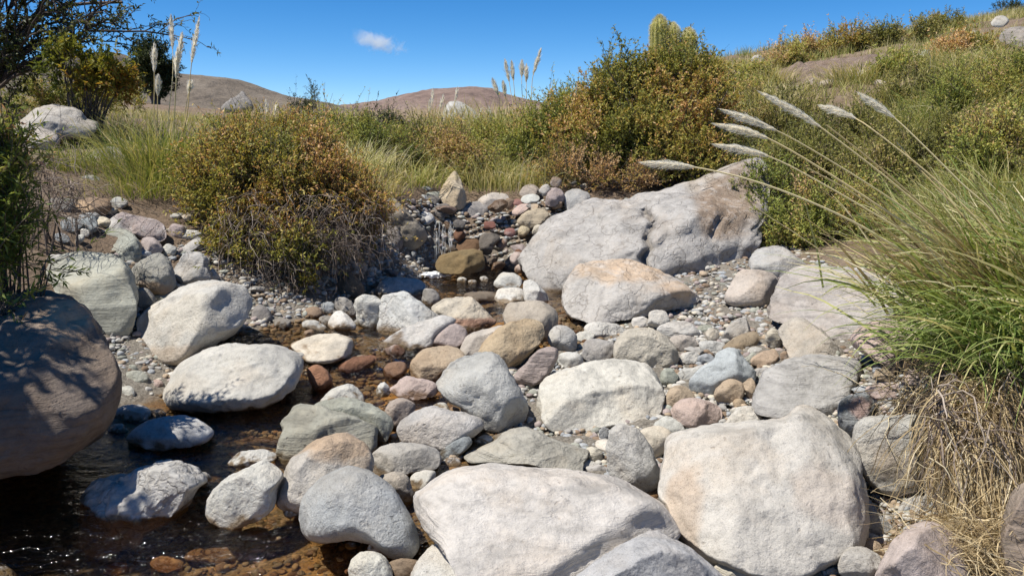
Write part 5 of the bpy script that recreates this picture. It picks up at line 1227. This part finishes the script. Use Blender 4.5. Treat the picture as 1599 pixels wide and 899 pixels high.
def foreground_tussock():
    rg = np.random.default_rng(404)
    b = np.array([2.32, 3.45, .62])
    root = thing('pampas_grass', b, "huge green and straw tussock at the right edge with long arching white plumes", 'pampas grass')
    n = 1800
    q = rg.normal(size=(n, 2)) * np.array([.26, .34])
    rt = np.array([2.52, 3.6, .72]) + np.stack([q[:, 0], q[:, 1], -.22 * np.maximum(-q[:, 0], 0) + 0 * q[:, 0]], -1)
    az = np.pi + rg.normal(.05, .75, n)
    V, Fq, t = grass_arrays(rt, rg, (.36, .88), .0145, (.35, 1.2), (.15, 1.5), 9, az, .50, .30)
    parts = [(V, Fq, t)]
    n2 = 900                                                    # green blades falling forward over the bank
    rt2 = np.array([2.05, 3.15, .62]) + rg.normal(size=(n2, 3)) * np.array([.16, .18, .05])
    V, Fq, t = grass_arrays(rt2, rg, (.25, .58), .0095, (.5, 1.3), (.7, 1.7), 9, np.pi + rg.normal(.45, .6, n2), .28, .25)
    parts.append((V, Fq, t))
    V, Fs, t = merge(parts)
    mk('blades', V, Fs, M_BLUEG, parent=root, attrs={"t": t})
    n3 = 240                                                   # dead straw sheaths among the stalks
    rt3 = np.array([2.25, 3.5, .68]) + rg.normal(size=(n3, 3)) * np.array([.2, .2, .06])
    V, Fq, t = grass_arrays(rt3, rg, (.35, .95), .013, (.55, 1.0), (.0, .5), 8, np.pi + rg.normal(.1, .42, n3), .5, .3)
    mk('dry_sheaths', V, [Fq], M_STRAW, parent=root, attrs={"t": t})
    lines = [
     ([(1560,480),(1450,418),(1330,345),(1200,290),(1090,262),(1003,253)], 92, 3.15), ([(1565,480),(1480,408),(1400,355),(1290,290),(1200,244),(1117,225)], 92, 3.3),
     ([(1570,470),(1490,400),(1400,340),(1280,262),(1190,212),(1117,193)], 88, 3.45), ([(1575,470),(1500,390),(1390,310),(1270,235),(1200,198),(1128,171)], 95, 3.35),
     ([(1580,470),(1500,380),(1400,290),(1290,205),(1240,172),(1188,144)], 108, 3.5), ([(1600,460),(1540,360),(1460,280),(1370,208),(1330,182),(1283,165)], 56, 3.7),
     ([(1600,450),(1560,345),(1500,285),(1440,225),(1395,183),(1343,146)], 66, 3.6), ([(1600,450),(1540,380),(1480,310),(1440,268),(1400,222)], 0, 3.6),
     ([(1590,470),(1520,400),(1440,320),(1360,250),(1290,195)], 0, 3.4), ([(1585,480),(1480,420),(1400,352),(1330,300),(1260,262)], 0, 3.25)]
    for (ln, pl, Y) in lines:
        add_plume(root, ln, list(np.linspace(3.45, Y, len(ln))), rg.uniform(.0045, .0062), pl * Y / F, rg, 1700, .05, .0022)
foreground_tussock()

def straw_bank():
    rg = np.random.default_rng(505)
    # overhanging earth bank that carries the tussock
    m, nt, p = newmat("dark_root_earth"); tc = nt.nodes.new("ShaderNodeTexCoord"); v = tc.outputs["Object"]
    nt.links.new(ramp(nt, noise(nt, v, 14, 8, .7), [(.3, (.05, .037, .026)), (.7, (.16, .12, .085))]), p.inputs["Base Color"]); p.inputs["Roughness"].default_value = 1
    nt.links.new(bump(nt, noise(nt, v, 20, 8, .7), 1, .05), p.inputs["Normal"])
    V0, F0 = ico(5); c = np.array([2.28, 3.25, .28])
    W = V0 * np.array([.52, .75, .40]) * (1 + .22 * fbm(V0 * 2.5, 4, 3))[:, None]
    root = thing('straw_mat', c, "thick mat of dry golden straw hanging down the right bank under the tussock", 'dry grass')
    mk('root_clod', W + c, [F0], m, parent=root)
    K = 10
    n = 2600
    px = 1462 + 138 * rg.random(n) ** .8; py = rg.uniform(590, 700, n)
    sel = rg.random(n) < np.where((px > 1555) & (py < 640), .5, 1) * np.where(px < 1480, .45, 1)
    px, py = px[sel], py[sel]; n = len(px)
    Y0 = 2.98 - (py - 590) / 110 * .22 + rg.normal(0, .05, n)
    P = at(px, py, Y0); d = nrm(np.stack([rg.normal(-.12, .42, n), rg.normal(-.5, .35, n), rg.normal(.2, .45, n)], -1)); C = [P]
    L = rg.uniform(.14, .46, n)
    for i in range(K - 1):
        d = nrm(d + np.array([0.0, 0.0, -.34]) + rg.normal(size=(n, 3)) * .13); C.append(C[-1] + d * (L / (K - 1))[:, None])
    C = np.stack(C, 1)
    V, Fq = ribbons(C, .0046 * rg.uniform(.5, 1.3, n)[:, None] * np.linspace(1, .4, K)[None], nrm(rg.normal(size=(n, 3)) * np.array([1, .6, .3])))
    parts = [(V, Fq, np.repeat(np.clip(rg.normal(.55, .25, n)[:, None] + np.zeros(K), 0, 1).ravel(), 2))]
    # the long combed sheaf lower down
    n = 1500; px = rg.uniform(1492, 1585, n); py = rg.uniform(690, 745, n)
    P = at(px, py, 2.72 - (py - 690) / 60 * .04 + rg.normal(0, .03, n)); d = nrm(np.stack([rg.normal(-.05, .16, n), rg.normal(-.30, .12, n), rg.normal(-.6, .2, n)], -1)); C = [P]
    L = rg.uniform(.18, .44, n)
    for i in range(K - 1):
        d = nrm(d + np.array([-.01, -.02, -.16]) + rg.normal(size=(n, 3)) * .07); C.append(C[-1] + d * (L / (K - 1))[:, None])
    C = np.stack(C, 1)
    V, Fq = ribbons(C, .0042 * rg.uniform(.5, 1.3, n)[:, None] * np.linspace(1, .4, K)[None], nrm(rg.normal(size=(n, 3)) * np.array([1, .5, .3])))
    parts.append((V, Fq, np.repeat(np.clip(rg.normal(.72, .2, n)[:, None] + np.zeros(K), 0, 1).ravel(), 2)))
    # tangle at the foot
    n = 900; px = rg.uniform(1440, 1600, n); py = rg.uniform(800, 899, n)
    P = at(px, py, 2.5 - (py - 800) / 100 * .16 + rg.normal(0, .05, n)); d = nrm(rg.normal(size=(n, 3)) * np.array([1, .7, .35])); C = [P]
    L = rg.uniform(.08, .3, n)
    for i in range(K - 1):
        d = nrm(d + np.array([0, 0, -.06]) + rg.normal(size=(n, 3)) * .22); C.append(C[-1] + d * (L / (K - 1))[:, None])
    C = np.stack(C, 1)
    V, Fq = ribbons(C, .0036 * rg.uniform(.5, 1.3, n)[:, None] * np.linspace(1, .4, K)[None], nrm(rg.normal(size=(n, 3))))
    parts.append((V, Fq, np.repeat(np.clip(rg.normal(.5, .28, n)[:, None] + np.zeros(K), 0, 1).ravel(), 2)))
    V, Fs, t = merge(parts)
    mk('straw', V, Fs, M_STRAW, parent=root, attrs={"t": t})
    roots_hanging(root, 'dry_roots', [(1560,560,1600,680,2.95),(1455,600,1480,700,2.85),(1500,640,1580,700,2.8)], 260, (.15, .45), .0034, M_ROOT, 8)
    # dead leaves and stems reaching over the stones at the bank's left edge
    roots_hanging(root, 'dry_stems', [(1380,575,1470,640,3.35),(1440,700,1500,840,2.6),(1400,560,1460,600,3.5)], 170, (.12, .4), .0026, M_STRAW, 9, .5)
straw_bank()

# ------------------------------------------------------------------ cactus
def cactus():
    rg = np.random.default_rng(9)
    for (x, ytop, rpx, lab) in [(1030, 26, 12.5, "tallest yellow-topped woolly cactus column above the cone-shaped bush"), (1051, 38, 10, "middle woolly white cactus column beside the tallest"), (1076, 46, 11, "shortest woolly white cactus column, farthest from the yellow-topped one")]:
        Y = 12.6; r = rpx * Y / F; top = at(x, ytop, Y); base = top.copy(); base[2] = float(terr(top[0], Y)) - .05
        root = thing('cactus', base, lab, 'cactus')
        K, S = 40, 48; h = top[2] - base[2]; s = np.linspace(0, 1, K); th = np.arange(S) / S * 2 * np.pi
        prof = r * np.minimum(1, np.sqrt(np.clip((1 - s) * h / (r * 1.2), 0, 1))) * (.88 + .12 * s)
        rib = 1 + .09 * np.cos(th * 12)
        V = np.stack([prof[:, None] * rib * np.cos(th), prof[:, None] * rib * np.sin(th), np.broadcast_to((s * h)[:, None], (K, S))], -1) + base
        idx = np.arange(K * S).reshape(K, S); j = (np.arange(S) + 1) % S
        mk('stem', V.reshape(-1, 3), [np.stack([idx[:-1], idx[:-1][:, j], idx[1:][:, j], idx[1:]], -1).reshape(-1, 4)], M_OLIVE, parent=root, attrs={"t": np.full(K * S, .7)})
        n = 9000; u = 1 - rg.random(n) ** 1.5 * .8; a = rg.integers(0, 12, n) / 12 * 2 * np.pi + rg.normal(0, .06, n)
        pr = np.interp(u, s, prof); b = base + np.stack([pr * np.cos(a), pr * np.sin(a), u * h], -1)
        d = nrm(np.stack([np.cos(a), np.sin(a), rg.normal(.1 + 1.4 * np.clip(u - .93, 0, .1) / .1, .5, n)], -1) + .5 * rg.normal(size=(n, 3)))
        L = rg.uniform(.03, .06, n); C = b[:, None] + d[:, None] * (L[:, None] * np.array([0, .5, 1]))[..., None]
        V, Fq = ribbons(C, .0035 * np.array([1, .8, .2])[None] * np.ones((n, 1)), nrm(rg.normal(size=(n, 3))))
        yel = (x == 1030)
        mk('spines', V, [Fq], M_SPINE, parent=root, attrs={"t": np.repeat(np.clip(rg.normal(.5 if yel else .85, .2, n), 0, 1), 6)})
cactus()

# ------------------------------------------------------------------ left side: thorn tree, leafy bushes
def thorn_tree(name, label, base, tips, seed, nleaf_per, leaf, mat, r0, levels=4, cat='tree', spread=.55, droop=0.0, leaf_mat=None):
    """branching limbs grown from a trunk towards the given tips, small leaves in clusters on the twigs"""
    rg = np.random.default_rng(seed)
    base = np.asarray(base, float)
    root = thing(name, base, label, cat)
    segs = []; tw = []
    def limb(p, q, r, lev):
        K = 9; s = np.linspace(0, 1, K)[:, None]; L = np.linalg.norm(q - p)
        C = p + (q - p) * s + np.cumsum(rg.normal(size=(K, 3)), 0) * L * .028 * np.sin(s * np.pi * .9)
        C[:, 2] += L * .10 * np.sin(s[:, 0] * np.pi)
        segs.append((C, np.linspace(r, r * .42, K)))
        if lev == 0:
            tw.append(C); return
        n = [0, 5, 5, 6, 7][lev] if lev < 5 else 6
        for i in range(n):
            u = rg.uniform(.25, 1.0); b = C[int(u * (K - 1))]
            d = nrm((q - p) / L + rg.normal(size=3) * spread + np.array([0, 0, -droop]))
            limb(b, b + d * L * rg.uniform(.32, .55), r * (.42 + .2 * (1 - u)), lev - 1)
    for t in tips: limb(base + rg.normal(size=3) * .05, np.asarray(t, float), r0 * rg.uniform(.6, 1), levels - 1)
    C = np.stack([c for c, _ in segs]); R = np.stack([r for _, r in segs])
    V, Fq = tubes(C, np.maximum(R, .0016), 5)
    mk('branches', V, [Fq], M_BARK, parent=root, attrs={"t": np.repeat(np.repeat(rg.random(len(C)) * .6, C.shape[1]), 5)})
    T_ = np.stack(tw); n = len(T_); m_ = nleaf_per
    ii = rg.integers(1, T_.shape[1], (n, m_)); B = T_[np.arange(n)[:, None], ii].reshape(-1, 3)
    D = nrm(rg.normal(size=(len(B), 3)) + np.array([0, 0, .2])); N = len(B)
    V, Fq = leaves(B, D, leaf[0] * rg.uniform(.6, 1.3, N), leaf[1] * rg.uniform(.7, 1.3, N), rg)
    t = np.clip(.5 + .4 * np.repeat(fbm(T_[:, 4] * 2, 2, seed), m_) + rg.normal(0, .2, N), 0, 1)
    mk('leaves', V, [Fq], leaf_mat or mat, parent=root, attrs={"t": np.repeat(t, 4)})
    # thorns
    k = rg.integers(0, n, n * 4); i = rg.integers(1, T_.shape[1], n * 4); b = T_[k, i]; d = nrm(rg.normal(size=(n * 4, 3)))
    V, Fq = ribbons(b[:, None] + d[:, None] * (np.array([0, .5, 1])[:, None] * .03), .003 * np.array([1, .6, .1])[None] * np.ones((n * 4, 1)), nrm(rg.normal(size=(n * 4, 3))))
    mk('thorns', V, [Fq], M_BARK, parent=root, attrs={"t": np.full(len(V), .5)})
    return root
tb = at(-40, 230, 11.0); tb[2] = float(terr(tb[0], 11.0))
thorn_tree('thorn_tree', "dark thorny tree reaching in over the sky at the upper left", tb,
   [at(195,12,11), at(150,45,10.8), at(105,0,11.2), at(50,-40,11), at(0,-30,10.8), at(165,85,11), at(-60,-80,11), at(60,90,10.8), at(30,40,11.4), at(110,60,11), at(-20,120,10.6), at(80,20,11)], 41, 6, (.065, .026), M_THORN, .045, 4)
tb = np.array([-3.7, 2.9, .9])
thorn_tree('thorn_tree', "leafy thorn tree standing beside the pool just out of view, shading the dark boulder", tb,
   [(-3.0,2.8,2.2), (-2.92,3.05,2.1), (-3.1,2.9,2.45), (-2.88,2.6,2.0), (-3.2,2.5,2.4), (-2.85,2.9,1.85), (-3.3,2.9,2.6)], 43, 12, (.055, .022), M_DARK, .04, 4, spread=.42)
s = shrub('shrub', "yellow-green shrub glowing in the sun under the thorny tree", [(140,115,48,32,10.2),(168,130,36,24,10.3),(110,100,32,26,10.1),(190,142,22,12,10.3)], (135, 200, 10.2), M_YEL, 7500, (.07, .026), seed=44, gap=.0, twig=(.1,.25))
shrub('shrub', "olive scrub on the left plain behind the skyline outcrop", [(130,158,70,16,12),(60,150,50,20,12),(190,160,40,14,13)], (130, 185, 12), M_OLIVE, 12000, (.045, .014), seed=45)
shrub('shrub', "lance-leaved green bush at the left frame edge above the dark boulder", [(-2,262,42,50,3.75),(5,325,44,45,3.7),(-12,385,50,45,3.65),(-65,310,50,100,3.75),(10,225,22,22,3.8)], (-20, 470, 3.7), M_LANCE, 9000, (.045, .0095), per=12, seed=46, twig=(.07,.17), tv=.25)
shrub('shrub', "drooping leafy sprigs over the top of the huge dark boulder", [(15,430,50,35,3.5),(70,420,25,14,3.55),(5,480,20,20,3.4)], (-20, 500, 3.6), M_LANCE, 1700, (.05, .011), per=11, seed=47, twig=(.12,.28), up=-.1)
rr = shrub('shrub', "bare grey twigs lying across the bank between the green bush and the rubble", [(70,290,45,28,5.6)], (60, 330, 5.6), M_LANCE, 600, (.04, .01), seed=48, bare=.85)
roots_hanging(rr, 'bare_twigs', [(30,250,130,300,5.6),(80,290,140,340,5.5)], 130, (.25, .6), .0034, M_ROOT, 12, .35)

def far_tree():
    c = at(242, 150, 60)
    shrub('conifer', "dark dense round-topped tree standing alone on the left plain", [(240,95,25,30,60),(230,110,22,28,60),(255,115,20,30,60.3),(245,130,26,18,60)], (242, 150, 60), M_DARK, 26000, (.22, .08), per=16, seed=49, twig=(.3,.7), stem_r=.12, cat='tree', hollow=.3, clump=.6, gap=-.5)
far_tree()

# ------------------------------------------------------------------ the little fall
def waterfall():
    rg = np.random.default_rng(13)
    m, nt, p = newmat("falling_water"); p.inputs["Base Color"].default_value = (.85, .88, .9, 1); p.inputs["Roughness"].default_value = .12
    p.inputs["Alpha"].default_value = .2
    m2, nt2, p2 = newmat("white_foam"); p2.inputs["Base Color"].default_value = (.85, .87, .88, 1); p2.inputs["Roughness"].default_value = .6
    b = at(680, 421, 7.75)
    root = thing('waterfall', b, "little waterfall dropping in thin strands between dark boulders", 'waterfall')
    n = 34; K = 14; px = np.concatenate([rg.uniform(678, 708, n - 12), rg.uniform(645, 672, 12)]); s = np.linspace(0, 1, K)
    top = np.where(px > 672, rg.uniform(344, 360, n), rg.uniform(372, 400, n)); bot = np.minimum(rg.uniform(385, 426, n), 424)
    C = at(px[:, None] + rg.normal(0, 1.3, (n, K)).cumsum(1) * .4, top[:, None] + (bot - top)[:, None] * s ** 1.2, 8.08 - .22 * np.sqrt(s)[None] + rg.normal(0, .03, (n, 1)))
    V, Fq = tubes(C, (.0022 * rg.uniform(.4, 1.3, n))[:, None] * (1 + .7 * np.sin(s * 17 + rg.uniform(0, 6, (n, 1)))), 4)
    mk('strands', V, [Fq], m, parent=root)
    V0, F0 = ico(2); n = 260
    q = np.stack([rg.normal(672, 13, n), rg.normal(423, 2.4, n)], -1)
    P = at(q[:, 0], q[:, 1], 7.62 + rg.normal(0, .05, n)); P[:, 2] = .135 + np.abs(rg.normal(0, .012, n))
    W = P[:, None] + V0[None] * (.006 + .018 * rg.random((n, 1, 1)) ** 2) * np.array([1.5, 1, .6])
    mk('foam', W.reshape(-1, 3), [(F0[None] + (np.arange(n) * len(V0))[:, None, None]).reshape(-1, 3)], m2, parent=root)
waterfall()
